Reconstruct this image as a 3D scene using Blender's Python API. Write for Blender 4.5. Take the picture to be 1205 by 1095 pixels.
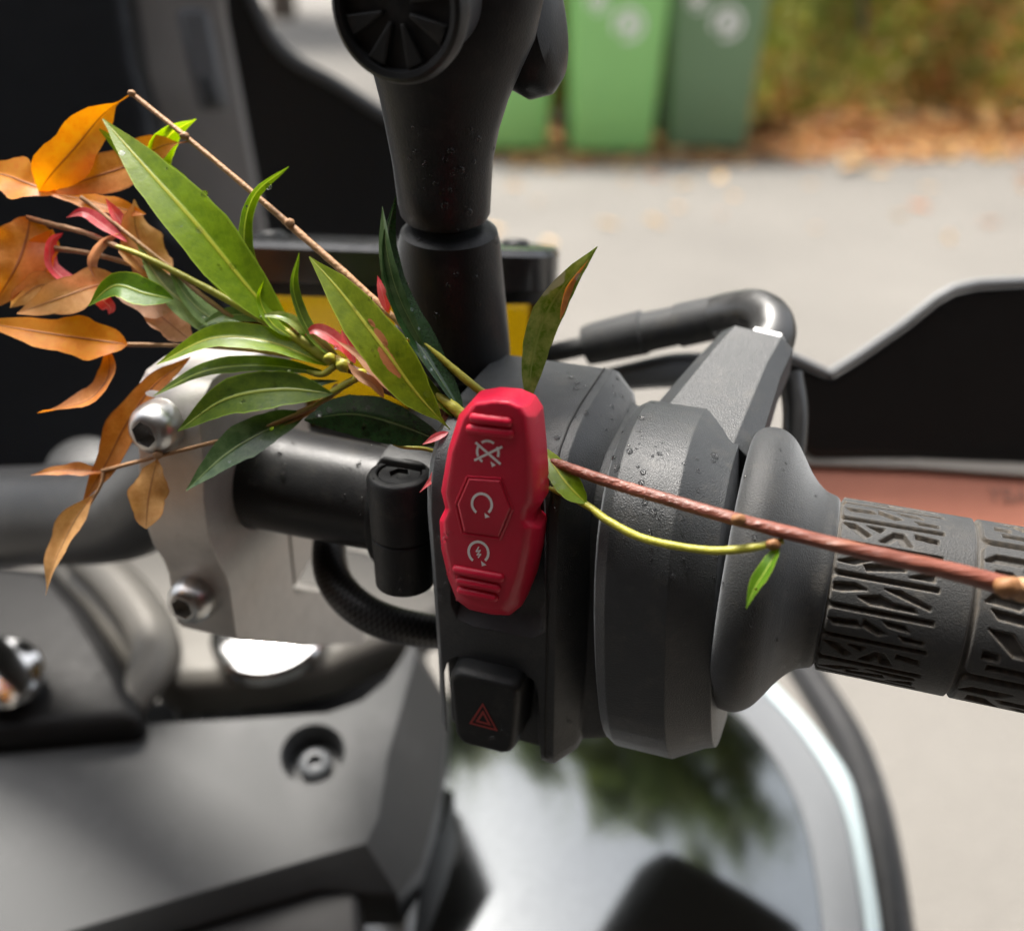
import bpy, bmesh, math, random
import numpy as np
from mathutils import Vector, Matrix
R = math.radians
random.seed(7)
rng = np.random.default_rng(7)
sc = bpy.context.scene
for o in list(bpy.data.objects):
    bpy.data.objects.remove(o)

# ------------------------------------------------------------------ camera
PITCH, HCAM, FPX, CX, CY = R(28), 1.18, 1200.0, 602.5, 547.5
cam_d = bpy.data.cameras.new('camera')
cam = bpy.data.objects.new('camera', cam_d)
sc.collection.objects.link(cam)
cam.location = (0, 0, HCAM)
cam.rotation_euler = (R(90) - PITCH, 0, 0)
cam_d.sensor_fit = 'HORIZONTAL'
cam_d.sensor_width = 36
cam_d.lens = 36 * FPX / 1205
cam_d.clip_start = 0.01
cam_d.clip_end = 400
cam_d.dof.use_dof = True
cam_d.dof.focus_distance = 0.191
cam_d.dof.aperture_fstop = 8.8
sc.camera = cam

# ------------------------------------------------------------------ sky, sun, exposure
SUN_EL, SUN_AZ = 69, -30          # azimuth from +Y (ahead), negative = to the left
world = bpy.data.worlds.new('World')
sc.world = world
world.use_nodes = True
wn = world.node_tree
wn.nodes.clear()
sky = wn.nodes.new('ShaderNodeTexSky')
sky.sky_type = 'NISHITA'
sky.sun_disc = False
sky.sun_elevation = R(SUN_EL)
sky.sun_rotation = R(SUN_AZ)
sky.air_density = 1.0
sky.dust_density = 6.0
sky.ozone_density = 1.0
hs = wn.nodes.new('ShaderNodeHueSaturation')
hs.inputs['Saturation'].default_value = 0.35
bgn = wn.nodes.new('ShaderNodeBackground')
bgn.inputs['Strength'].default_value = 0.15
wo = wn.nodes.new('ShaderNodeOutputWorld')
wn.links.new(sky.outputs[0], hs.inputs['Color'])
wn.links.new(hs.outputs[0], bgn.inputs[0])
wn.links.new(bgn.outputs[0], wo.inputs[0])
sd = bpy.data.lights.new('sun', 'SUN')
sd.energy = 3.6
sd.angle = R(16)
sd.color = (1, 0.95, 0.88)
sun = bpy.data.objects.new('sun', sd)
sc.collection.objects.link(sun)
_sv = Vector((math.sin(R(SUN_AZ)) * math.cos(R(SUN_EL)), math.cos(R(SUN_AZ)) * math.cos(R(SUN_EL)), math.sin(R(SUN_EL))))
sun.rotation_euler = _sv.to_track_quat('Z', 'Y').to_euler()
sc.view_settings.view_transform = 'Standard'
sc.view_settings.look = 'None'
sc.view_settings.exposure = 1.13
sc.view_settings.gamma = 1
sc.view_settings.use_curve_mapping = False
sc.render.engine = 'CYCLES'
sc.cycles.use_denoising = True
sc.cycles.max_bounces = 8
sc.cycles.transparent_max_bounces = 12
sc.cycles.caustics_reflective = False
sc.cycles.sample_clamp_indirect = 6

# ------------------------------------------------------------------ camera geometry helpers
CAM = Vector((0, 0, HCAM))
CR = Vector((1, 0, 0))
CU = Vector((0, math.sin(PITCH), math.cos(PITCH)))
CF = Vector((0, math.cos(PITCH), -math.sin(PITCH)))
def ray(x, y): return CR * ((x - CX) / FPX) - CU * ((y - CY) / FPX) + CF
def P(x, y, d): return CAM + ray(x, y) * (d * 0.001)          # d: millimetres in front of the lens
def hit(x, y, p0, n):
    r = ray(x, y)
    return CAM + r * ((p0 - CAM).dot(n) / r.dot(n))
def depth(p): return (p - CAM).dot(CF)

# frame of the right half of the handlebar: BA along the bar, BV forward, BW up
BO = P(350, 568, 234)
BA = (P(1080, 705, 197) - BO).normalized()
BV = Vector((0, 0, 1)).cross(BA).normalized()
BW = BA.cross(BV)
def B(s, v, w): return BO + (BA * s + BV * v + BW * w) * 0.001
def FR(x, y, n): return hit(x, y, BO - BV * (n * 0.001), -BV)     # a point n mm in front of the bar axis
def SIDE(x, y, s): return hit(x, y, BO + BA * (s * 0.001), BA)
def bcoord(p):
    q = (p - BO) * 1000
    return q.dot(BA), q.dot(BV), q.dot(BW)

# ------------------------------------------------------------------ mesh helpers
COL = sc.collection
def link(name, me, mat, parent=None, smooth=35):
    o = bpy.data.objects.new(name, me)
    COL.objects.link(o)
    if mat is not None:
        me.materials.append(mat)
    if smooth:
        me.shade_smooth()
        me.set_sharp_from_angle(angle=R(smooth))
    if parent is not None:
        o.parent = parent
        if parent.type == 'EMPTY':
            o.matrix_parent_inverse = Matrix.Translation(parent.location).inverted()
    return o
def mk(name, verts, faces, mat, parent=None, smooth=35, fix=True):
    me = bpy.data.meshes.new(name)
    me.from_pydata([tuple(v) for v in verts], [], faces)
    me.validate()
    if fix:
        bm = bmesh.new(); bm.from_mesh(me)
        bmesh.ops.remove_doubles(bm, verts=bm.verts, dist=1e-7)
        bmesh.ops.recalc_face_normals(bm, faces=bm.faces)
        bm.to_mesh(me); bm.free()
    me.update()
    return link(name, me, mat, parent, smooth)
def loft(rings, caps=True):
    n = len(rings[0]); V = []; Fs = []
    for r in rings: V += list(r)
    for k in range(len(rings) - 1):
        for i in range(n):
            j = (i + 1) % n
            Fs.append((k * n + i, k * n + j, (k + 1) * n + j, (k + 1) * n + i))
    if caps:
        Fs.append(tuple(range(n)))
        Fs.append(tuple(range((len(rings) - 1) * n, len(rings) * n)))
    return V, Fs
def joined(parts):
    V, Fs = [], []
    for v, f in parts:
        b = len(V); V += list(v); Fs += [tuple(i + b for i in q) for q in f]
    return V, Fs
def crom(pts, n):
    pts = [Vector(p) for p in pts]
    if len(pts) == 2:
        return [pts[0].lerp(pts[1], i / (n - 1)) for i in range(n)]
    q = [pts[0] * 2 - pts[1]] + pts + [pts[-1] * 2 - pts[-2]]
    out = []
    m = len(pts) - 1
    for i in range(n):
        t = i / (n - 1) * m
        k = min(int(t), m - 1); f = t - k
        a, b, c, d = q[k:k + 4]
        out.append(0.5 * ((2 * b) + (c - a) * f + (2 * a - 5 * b + 4 * c - d) * f * f + (3 * b - a - 3 * c + d) * f ** 3))
    return out
def tube_vf(pts, rad, n=12, samples=None, caps=True, wob=0):
    P3 = crom(pts, samples) if samples else [Vector(p) for p in pts]
    m = len(P3)
    if callable(rad): rr = [rad(i / (m - 1)) for i in range(m)]
    elif isinstance(rad, (list, tuple)):
        rr = [float(np.interp(i / (m - 1), np.linspace(0, 1, len(rad)), rad)) for i in range(m)]
    else: rr = [rad] * m
    T = [(P3[min(i + 1, m - 1)] - P3[max(i - 1, 0)]).normalized() for i in range(m)]
    u = T[0].orthogonal().normalized()
    rings = []
    for i in range(m):
        u = (u - T[i] * u.dot(T[i])).normalized()
        w = T[i].cross(u)
        w1 = wob * (random.random() - .5) if wob else 0
        rings.append([P3[i] + (u * math.cos(a) + w * math.sin(a)) * rr[i] * (1 + w1 + (wob * .3 * math.sin(3 * a + .1 * i) if wob else 0))
                      for a in (2 * math.pi * k / n for k in range(n))])
    return loft(rings, caps)
def tube(name, pts, rad, mat, parent, n=12, samples=None, wob=0, smooth=40):
    v, f = tube_vf(pts, rad, n, samples, True, wob)
    return mk(name, v, f, mat, parent, smooth)
def lathe_vf(o, ax, prof, n=48, u=None, hexfrom=None):
    ax = Vector(ax).normalized()
    u = (ax.orthogonal() if u is None else (u - ax * u.dot(ax))).normalized()
    w = ax.cross(u)
    rings = []
    for k, (h, r) in enumerate(prof):
        ring = []
        for i in range(n):
            a = 2 * math.pi * i / n
            rr = r
            if hexfrom is not None and k >= hexfrom:
                b = (a % (math.pi / 3)) - math.pi / 6
                rr = r * math.cos(math.pi / 6) / math.cos(b)
            ring.append(o + ax * h + (u * math.cos(a) + w * math.sin(a)) * rr)
        rings.append(ring)
    return loft(rings)
def lathe(name, o, ax, prof, mat, parent, n=48, smooth=35):
    v, f = lathe_vf(o, ax, prof, n)
    return mk(name, v, f, mat, parent, smooth)
def bolt_vf(o, ax, r, h):
    return lathe_vf(o, ax, [(-.002, r), (0.25 * h, r), (.6 * h, .93 * r), (.85 * h, .78 * r), (h, .58 * r), (h, .5 * r), (.25 * h, .48 * r)], 24, None, 5)
def bevel(o, w, seg=2, ang=30):
    m = o.modifiers.new('bevel', 'BEVEL')
    m.width = w; m.segments = seg; m.limit_method = 'ANGLE'; m.angle_limit = R(ang)
    m.harden_normals = False
    return o
def slab(name, poly, off, mat, parent, bev=0, smooth=35, seg=2):
    """closed polygon of world points extruded by the vector off"""
    v, f = loft([poly, [p + off for p in poly]])
    o = mk(name, v, f, mat, parent, smooth)
    if bev: bevel(o, bev, seg)
    return o
def boolean_cut(o, cutters):
    for v, f in cutters:
        c = mk('cutter', v, f, None)
        m = o.modifiers.new('cut', 'BOOLEAN'); m.operation = 'DIFFERENCE'; m.solver = 'EXACT'; m.object = c
        dg = bpy.context.evaluated_depsgraph_get()
        me = bpy.data.meshes.new_from_object(o.evaluated_get(dg))
        o.modifiers.remove(m)
        old = o.data; o.data = me
        bpy.data.objects.remove(c)
    o.data.shade_smooth(); o.data.set_sharp_from_angle(angle=R(28))
    return o
def empty(name, loc):
    o = bpy.data.objects.new(name, None); COL.objects.link(o); o.location = loc
    o.empty_display_size = .05
    return o
def tag(o, label, cat, group=None):
    o['label'] = label; o['category'] = cat
    if group: o['group'] = group
    return o

# ------------------------------------------------------------------ materials
def nodes_of(name):
    m = bpy.data.materials.new(name); m.use_nodes = True
    nt = m.node_tree
    return m, nt, nt.nodes['Principled BSDF']
def N(nt, t, **kw):
    n = nt.nodes.new(t)
    for k, v in kw.items():
        if k in n.inputs: n.inputs[k].default_value = v
        else: setattr(n, k, v)
    return n
def surf(name, col, rough=.5, metal=0, var=.15, vscale=300, bump=.15, bscale=2500, rvar=.12, bev=0, dust=0, dustcol=(.28, .24, .18), dscale=180, spec=.5, coat=0, dist=.0003, stretch=None, sheen=0):
    m, nt, b = nodes_of(name)
    L = nt.links.new
    tc = N(nt, 'ShaderNodeTexCoord')
    if stretch:
        mp = N(nt, 'ShaderNodeMapping'); mp.inputs['Scale'].default_value = stretch; L(tc.outputs['Object'], mp.inputs[0]); tco = mp.outputs[0]
    else: tco = tc.outputs['Object']
    n1 = N(nt, 'ShaderNodeTexNoise', Scale=vscale, Detail=6.0, Roughness=.6)
    L(tco, n1.inputs['Vector'])
    mix = N(nt, 'ShaderNodeMix', data_type='RGBA')
    c = Vector(col)
    mix.inputs['A'].default_value = (*(c * (1 - var)), 1)
    mix.inputs['B'].default_value = (*(c * (1 + var)), 1)
    L(n1.outputs['Fac'], mix.inputs['Factor'])
    colout = mix.outputs['Result']
    if dust:
        n3 = N(nt, 'ShaderNodeTexNoise', Scale=dscale, Detail=9.0, Roughness=.72)
        L(tco, n3.inputs['Vector'])
        cr = N(nt, 'ShaderNodeValToRGB')
        cr.color_ramp.elements[0].position = .52; cr.color_ramp.elements[1].position = .8
        cr.color_ramp.elements[0].color = (0, 0, 0, 1); cr.color_ramp.elements[1].color = (dust, dust, dust, 1)
        L(n3.outputs['Fac'], cr.inputs['Fac'])
        mx = N(nt, 'ShaderNodeMix', data_type='RGBA')
        mx.inputs['B'].default_value = (*dustcol, 1)
        L(colout, mx.inputs['A']); L(cr.outputs['Color'], mx.inputs['Factor'])
        colout = mx.outputs['Result']
    L(colout, b.inputs['Base Color'])
    mr = N(nt, 'ShaderNodeMapRange')
    mr.inputs['To Min'].default_value = max(.02, rough - rvar); mr.inputs['To Max'].default_value = min(1, rough + rvar)
    L(n1.outputs['Fac'], mr.inputs['Value']); L(mr.outputs['Result'], b.inputs['Roughness'])
    b.inputs['Metallic'].default_value = metal
    b.inputs['Specular IOR Level'].default_value = spec
    b.inputs['Coat Weight'].default_value = coat
    if sheen:
        b.inputs['Sheen Weight'].default_value = sheen; b.inputs['Sheen Roughness'].default_value = .45; b.inputs['Sheen Tint'].default_value = (.9, .95, 1, 1)
    nrm = None
    if bev:
        bn = N(nt, 'ShaderNodeBevel', samples=4); bn.inputs['Radius'].default_value = bev; nrm = bn.outputs[0]
    if bump:
        n2 = N(nt, 'ShaderNodeTexNoise', Scale=bscale, Detail=3.0)
        L(tco, n2.inputs['Vector'])
        bp = N(nt, 'ShaderNodeBump', Strength=bump, Distance=dist)
        L(n2.outputs['Fac'], bp.inputs['Height'])
        if nrm: L(nrm, bp.inputs['Normal'])
        nrm = bp.outputs[0]
    if nrm: L(nrm, b.inputs['Normal'])
    return m
M = {}
M['plastic'] = surf('black_moulded_plastic', (.011, .012, .0125), .46, var=.3, vscale=260, bump=.35, bscale=3800, bev=.0007, dust=.1, spec=.3)
M['plastic2'] = surf('black_satin_plastic', (.010, .011, .0115), .42, var=.3, vscale=200, bump=.2, bscale=2200, dust=.07, spec=.3, sheen=0.12)
M['housing'] = surf('textured_grey_black_housing', (.021, .023, .024), .4, var=.3, vscale=300, bump=.5, bscale=3800, bev=.0006, dust=.12, spec=.5, sheen=.2)
M['rubber'] = surf('black_rubber', (.03, .031, .031), .55, var=.3, vscale=220, bump=.45, bscale=3600, dust=.16, spec=.3, sheen=.28)
M['bar'] = surf('black_powder_coat_tube', (.012, .012, .0125), .38, var=.2, vscale=150, bump=.2, bscale=2200, dust=.08, spec=.3, sheen=0.15)
M['alu'] = surf('bead_blasted_aluminium', (.54, .515, .49), .5, metal=.6, var=.22, vscale=190, bump=.12, bscale=1500, bev=.0008, dust=.25, dustcol=(.2, .16, .13), dscale=120)
M['steel'] = surf('bright_zinc_bolt', (.55, .55, .54), .34, metal=1, var=.1, bump=.05, rvar=.08)
M['chrome'] = surf('polished_metal', (.8, .8, .78), .1, metal=1, var=.05, bump=0, rvar=.04)
M['red'] = surf('red_switch_plastic', (.6, .007, .04), .42, var=.06, vscale=400, bump=.16, bscale=3200, dust=.05, dustcol=(.6, .3, .3))
M['white_print'] = surf('white_print', (.95, .9, .9), .5, var=.03, bump=0)
M['red_print'] = surf('dull_red_print', (.28, .03, .025), .5, var=.05, bump=0)
M['grey_panel'] = surf('grey_plastic_panel', (.06, .0625, .063), .5, var=.14, vscale=25, bump=.2, bscale=2500, rvar=.1, dust=.12, dscale=40, dustcol=(.3, .3, .3))
M['gloss_black'] = surf('glossy_black_lacquer', (.3, .31, .305), .09, metal=1, var=.1, bump=0, rvar=.02)
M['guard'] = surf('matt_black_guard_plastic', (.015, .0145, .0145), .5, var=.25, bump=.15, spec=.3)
M['trim_grey'] = surf('satin_grey_trim', (.16, .17, .18), .4, var=.08, bump=.05)
M['stripe'] = surf('pale_blue_stripe', (.5, .6, .62), .35, var=.05, bump=0)
M['yoke'] = surf('beige_grey_cast_yoke', (.2, .188, .165), .5, metal=.15, var=.15, vscale=60, bump=.12, bscale=1800)
M['bracket'] = surf('grey_metal_bracket', (.4, .39, .375), .55, metal=.1, var=.2, vscale=40, bump=.05)
M['screen'] = surf('dark_display_glass', (.016, .019, .022), .35, var=.15, bump=0)
M['redpanel'] = surf('red_brown_plastic', (.62, .24, .155), .55, var=.12, vscale=60, bump=.05)
M['pale'] = surf('pale_edge_trim', (.42, .38, .33), .5, var=.1, bump=.05)
M['dim_print'] = surf('grey_lettering', (.4, .2, .145), .6, var=.05, bump=0)
M['elbow'] = surf('dull_steel_elbow', (.1, .1, .098), .35, metal=.7, var=.15, bump=.05)
def grip_mat():
    m = M['rubber'].copy(); m.name = 'ribbed_grip_rubber'
    nt = m.node_tree; b = nt.nodes['Principled BSDF']
    old = b.inputs['Base Color'].links[0].from_socket
    at = N(nt, 'ShaderNodeAttribute', attribute_name='dirt')
    mx = N(nt, 'ShaderNodeMix', data_type='RGBA'); mx.inputs['B'].default_value = (.13, .105, .075, 1)
    nt.links.new(at.outputs['Fac'], mx.inputs['Factor']); nt.links.new(old, mx.inputs['A']); nt.links.new(mx.outputs['Result'], b.inputs['Base Color'])
    return m
M['grip'] = grip_mat()
M['lid'] = surf('satin_black_lid', (.015, .016, .017), .22, var=.2, bump=.03, spec=.8)
M['tyre'] = surf('tyre_rubber', (.02, .02, .02), .8, var=.2, vscale=60)
def hose_mat():
    m, nt, b = nodes_of('braided_black_hose')
    L = nt.links.new
    b.inputs['Base Color'].default_value = (.022, .022, .022, 1); b.inputs['Roughness'].default_value = .42
    uv = N(nt, 'ShaderNodeUVMap')
    mp = N(nt, 'ShaderNodeMapping'); mp.inputs['Scale'].default_value = (110, 18, 1); mp.inputs['Rotation'].default_value = (0, 0, 0)
    ck = N(nt, 'ShaderNodeTexChecker', Scale=1.0, Color1=(.012, .012, .012, 1), Color2=(.07, .07, .07, 1)); L(ck.outputs['Color'], b.inputs['Base Color'])
    L(uv.outputs[0], mp.inputs[0]); L(mp.outputs[0], ck.inputs[0])
    bp = N(nt, 'ShaderNodeBump', Strength=.7, Distance=.0006)
    L(ck.outputs['Fac'], bp.inputs['Height']); L(bp.outputs[0], b.inputs['Normal'])
    return m
M['hose'] = hose_mat()
def clear_mat(name, col, rough, trans=1, ior=1.45):
    m, nt, b = nodes_of(name)
    b.inputs['Base Color'].default_value = (*col, 1); b.inputs['Roughness'].default_value = rough
    b.inputs['Transmission Weight'].default_value = trans; b.inputs['IOR'].default_value = ior
    return m
def thin_clear(name):
    m, nt, b = nodes_of(name)
    b.inputs['Base Color'].default_value = (.05, .05, .05, 1); b.inputs['Roughness'].default_value = .1
    tr = N(nt, 'ShaderNodeBsdfTransparent', Color=(.93, .92, .86, 1)); fr = N(nt, 'ShaderNodeFresnel', IOR=1.6)
    mx = N(nt, 'ShaderNodeMixShader')
    nt.links.new(fr.outputs[0], mx.inputs[0]); nt.links.new(tr.outputs[0], mx.inputs[1]); nt.links.new(b.outputs[0], mx.inputs[2]); nt.links.new(mx.outputs[0], nt.nodes['Material Output'].inputs[0])
    return m
M['clear'] = thin_clear('clear_plastic')
M['water'] = clear_mat('water_drop', (1, 1, 1), .0, 1, 1.33)
def fluid_mat():
    m, nt, b = nodes_of('yellow_brake_fluid')
    b.inputs['Base Color'].default_value = (.85, .5, .01, 1); b.inputs['Roughness'].default_value = .25
    tr = N(nt, 'ShaderNodeBsdfTransparent', Color=(1, .8, .08, 1))
    mx = N(nt, 'ShaderNodeMixShader', Fac=.72)
    out = nt.nodes['Material Output']
    nt.links.new(b.outputs[0], mx.inputs[1]); nt.links.new(tr.outputs[0], mx.inputs[2]); nt.links.new(mx.outputs[0], out.inputs[0])
    return m
M['fluid'] = fluid_mat()

def leaf_mat(name, c1, c2, vein, trans=.45, rough=.38, tcol=None, spots=0, uvspots=(), spotcol=(.45, .16, .05), edge=None, tip=None, coat=0.0, vw=.05):
    """u runs along the blade, v across; midrib, faint side veins, mottling, dry spots"""
    m, nt, b = nodes_of(name)
    L = nt.links.new
    uv = N(nt, 'ShaderNodeUVMap')
    sep = N(nt, 'ShaderNodeSeparateXYZ'); L(uv.outputs[0], sep.inputs[0])
    tc = N(nt, 'ShaderNodeTexCoord')
    n1 = N(nt, 'ShaderNodeTexNoise', Scale=330.0, Detail=8.0, Roughness=.7); L(tc.outputs['Object'], n1.inputs['Vector'])
    cr = N(nt, 'ShaderNodeValToRGB')
    cr.color_ramp.elements[0].position = .36; cr.color_ramp.elements[1].position = .64
    cr.color_ramp.elements[0].color = (*c1, 1); cr.color_ramp.elements[1].color = (*c2, 1)
    L(n1.outputs['Fac'], cr.inputs['Fac'])
    col = cr.outputs['Color']
    def math_(op, a, b2=None):
        n = N(nt, 'ShaderNodeMath', operation=op)
        for i, x in enumerate((a, b2)):
            if x is None: continue
            if isinstance(x, (int, float)): n.inputs[i].default_value = x
            else: L(x, n.inputs[i])
        return n.outputs[0]
    def mixc(fac, a, bcol):
        mx = N(nt, 'ShaderNodeMix', data_type='RGBA')
        L(fac, mx.inputs['Factor']); L(a, mx.inputs['A']); mx.inputs['B'].default_value = (*bcol, 1)
        return mx.outputs['Result']
    av = math_('ABSOLUTE', math_('SUBTRACT', sep.outputs['Y'], .5))          # 0 midrib, .5 edge
    if tip:
        t1 = N(nt, 'ShaderNodeMapRange'); L(sep.outputs['X'], t1.inputs['Value'])
        t1.inputs['From Min'].default_value = .55; t1.inputs['From Max'].default_value = 1.0
        t2 = math_('MULTIPLY', t1.outputs[0], n1.outputs['Fac'])
        col = mixc(t2, col, tip)
    if spots:
        n4 = N(nt, 'ShaderNodeTexNoise', Scale=spots, Detail=4.0, Roughness=.5); L(tc.outputs['Object'], n4.inputs['Vector'])
        s1 = N(nt, 'ShaderNodeMapRange'); L(n4.outputs['Fac'], s1.inputs['Value'])
        s1.inputs['From Min'].default_value = .6; s1.inputs['From Max'].default_value = .64
        col = mixc(s1.outputs[0], col, spotcol)
    for su, sv_, ru, rv in uvspots:
        dx = math_('DIVIDE', math_('SUBTRACT', sep.outputs['X'], su), ru)
        dy = math_('DIVIDE', math_('SUBTRACT', sep.outputs['Y'], sv_), rv)
        dd_ = math_('ADD', math_('MULTIPLY', dx, dx), math_('MULTIPLY', dy, dy))
        dn_ = math_('ADD', dd_, math_('MULTIPLY', math_('SUBTRACT', n1.outputs['Fac'], .5), 2.4))
        sm = N(nt, 'ShaderNodeMapRange'); L(dn_, sm.inputs['Value'])
        sm.inputs['From Min'].default_value = 1.05; sm.inputs['From Max'].default_value = .85
        col = mixc(sm.outputs[0], col, spotcol)
    # side veins
    sv = math_('SINE', math_('MULTIPLY', math_('SUBTRACT', sep.outputs['X'], math_('MULTIPLY', av, .35)), 150.0))
    svm = N(nt, 'ShaderNodeMapRange'); L(sv, svm.inputs['Value'])
    svm.inputs['From Min'].default_value = .8; svm.inputs['From Max'].default_value = 1; svm.inputs['To Max'].default_value = .05
    col = mixc(svm.outputs[0], col, vein)
    vm = N(nt, 'ShaderNodeMapRange'); L(av, vm.inputs['Value'])
    vm.inputs['From Min'].default_value = vw; vm.inputs['From Max'].default_value = vw * .35
    col = mixc(vm.outputs[0], col, vein)
    if edge:
        em = N(nt, 'ShaderNodeMapRange'); L(av, em.inputs['Value'])
        em.inputs['From Min'].default_value = .455; em.inputs['From Max'].default_value = .49
        col = mixc(em.outputs[0], col, edge)
    L(col, b.inputs['Base Color'])
    b.inputs['Roughness'].default_value = rough
    b.inputs['Coat Weight'].default_value = coat
    b.inputs['Coat Roughness'].default_value = .12
    bp = N(nt, 'ShaderNodeBump', Strength=.35, Distance=.0004)
    hsum = math_('ADD', math_('MULTIPLY', n1.outputs['Fac'], .9), math_('MULTIPLY', vm.outputs[0], -.8))
    L(hsum, bp.inputs['Height']); L(bp.outputs[0], b.inputs['Normal'])
    tr = N(nt, 'ShaderNodeBsdfTranslucent')
    hsn = N(nt, 'ShaderNodeHueSaturation', Saturation=1.12, Value=2.0); L(col, hsn.inputs['Color']); L(hsn.outputs[0], tr.inputs['Color'])
    mx = N(nt, 'ShaderNodeMixShader', Fac=trans)
    L(b.outputs[0], mx.inputs[1]); L(tr.outputs[0], mx.inputs[2])
    L(mx.outputs[0], nt.nodes['Material Output'].inputs[0])
    return m
LM = {
 'green': leaf_mat('fresh_green_leaf', (.13, .22, .006), (.21, .32, .012), (.5, .52, .07), .5, .34, edge=(.3, .42, .05), coat=.3),
 'greenspot': leaf_mat('green_leaf_with_brown_spots', (.12, .18, .006), (.19, .26, .012), (.48, .5, .07), .45, .36, edge=(.3, .38, .05), uvspots=((.42, .57, .075, .13), (.52, .40, .045, .09), (.585, .37, .02, .05), (.47, .47, .02, .05)), spotcol=(.42, .17, .07)),
 'olive': leaf_mat('olive_green_leaf', (.045, .085, .01), (.09, .14, .014), (.26, .32, .06), .4, .36, edge=(.2, .3, .04)),
 'bright': leaf_mat('bright_green_leaf', (.06, .15, .008), (.11, .23, .012), (.34, .45, .07), .4, .35, edge=(.35, .5, .05)),
 'pale': leaf_mat('pale_green_leaf', (.14, .22, .08), (.24, .33, .13), (.4, .45, .2), .35, .3, coat=.3),
 'dark': leaf_mat('dark_glossy_leaf', (.008, .028, .008), (.02, .055, .016), (.09, .14, .05), .1, .25, coat=.9, vw=.03),
 'wet': leaf_mat('wet_grey_green_leaf', (.03, .07, .02), (.09, .14, .06), (.2, .26, .1), .2, .3, coat=.45, vw=.03),
 'mott': leaf_mat('mottled_green_leaf', (.07, .14, .012), (.26, .29, .08), (.2, .26, .06), .3, .25, coat=.7, spots=90, spotcol=(.32, .33, .2)),
 'orange': leaf_mat('dry_orange_leaf', (.62, .19, .01), (.74, .29, .03), (.3, .09, .02), .5, .45, tip=(.5, .22, .05), vw=.03),
 'rust': leaf_mat('dry_rust_leaf', (.46, .14, .02), (.6, .25, .07), (.25, .08, .03), .42, .45, tip=(.3, .14, .06), vw=.035, edge=(.3, .11, .03)),
 'tan': leaf_mat('dry_tan_leaf', (.46, .22, .07), (.6, .34, .13), (.32, .15, .06), .45, .5, vw=.035, tip=(.5, .3, .14), edge=(.4, .19, .07)),
 'dusk': leaf_mat('dry_pinkish_brown_leaf', (.36, .17, .09), (.5, .27, .16), (.28, .12, .07), .4, .5, vw=.035),
 'pink': leaf_mat('young_pink_leaf', (.6, .06, .08), (.7, .16, .16), (.7, .25, .25), .4, .4),
}
M['twig_red'] = surf('red_brown_bark', (.19, .058, .036), .42, var=.6, vscale=500, bump=.7, bscale=1500, dust=.5, dustcol=(.4, .2, .11), dscale=420, dist=.0008, stretch=(.12, .8, 1))
M['twig_dark'] = surf('dark_red_bark', (.1, .035, .028), .55, var=.5, vscale=300, bump=.6, bscale=1100, dist=.0008)
M['twig_yellow'] = surf('yellow_green_shoot', (.38, .36, .04), .45, var=.3, vscale=260, bump=.3, bscale=1200, dist=.0005)
M['twig_tan'] = surf('dry_tan_shoot', (.38, .21, .1), .55, var=.4, vscale=300, bump=.5, bscale=1200, dist=.0006)
M['node'] = surf('brown_bud', (.26, .12, .045), .6, var=.4, vscale=500, bump=.4, bscale=1500)

# ------------------------------------------------------------------ ground
def ground_mat(name, c, var, sc_big, sc_small, rough=.9, bump=.5):
    m, nt, b = nodes_of(name)
    L = nt.links.new
    tc = N(nt, 'ShaderNodeTexCoord')
    a = N(nt, 'ShaderNodeTexNoise', Scale=sc_big, Detail=7.0, Roughness=.6); L(tc.outputs['Object'], a.inputs['Vector'])
    s = N(nt, 'ShaderNodeTexVoronoi', Scale=sc_small); L(tc.outputs['Object'], s.inputs['Vector'])
    mx = N(nt, 'ShaderNodeMix', data_type='RGBA')
    c = Vector(c)
    mx.inputs['A'].default_value = (*(c * (1 - var)), 1); mx.inputs['B'].default_value = (*(c * (1 + var)), 1)
    mth = N(nt, 'ShaderNodeMath', operation='MULTIPLY_ADD'); L(s.outputs['Distance'], mth.inputs[0]); mth.inputs[1].default_value = .35
    L(a.outputs['Fac'], mth.inputs[2]); L(mth.outputs[0], mx.inputs['Factor'])
    L(mx.outputs['Result'], b.inputs['Base Color'])
    b.inputs['Roughness'].default_value = rough
    bp = N(nt, 'ShaderNodeBump', Strength=bump, Distance=.004); L(s.outputs['Distance'], bp.inputs['Height']); L(bp.outputs[0], b.inputs['Normal'])
    return m
M['drive'] = ground_mat('weathered_pale_asphalt', (.128, .12, .107), .36, .9, 130)
M['soil'] = ground_mat('dark_leafy_soil', (.2, .105, .05), .4, 2.0, 40)
g = mk('driveway', [(-90, -60, 0), (90, -60, 0), (90, 130, 0), (-90, 130, 0)], [(0, 1, 2, 3)], M['drive'], smooth=0)
g['kind'] = 'structure'
GB = 6.05      # y of the hedge line on the ground, metres ahead of the lens
def gy(x): return GB + .09 * (x - .6)
vv = [(-.6 + .1 * i, gy(-.6 + .1 * i) - .06 + .05 * math.sin(i * 1.7) + random.uniform(-.03, .03), .004) for i in range(160)]
vv2 = [(x, y + 5.0, .004) for x, y, z in vv]
g2 = mk('verge', vv + vv2, [(i, i + 1, 160 + i + 1, 160 + i) for i in range(159)], M['soil'], smooth=0)
g2['kind'] = 'structure'

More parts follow.
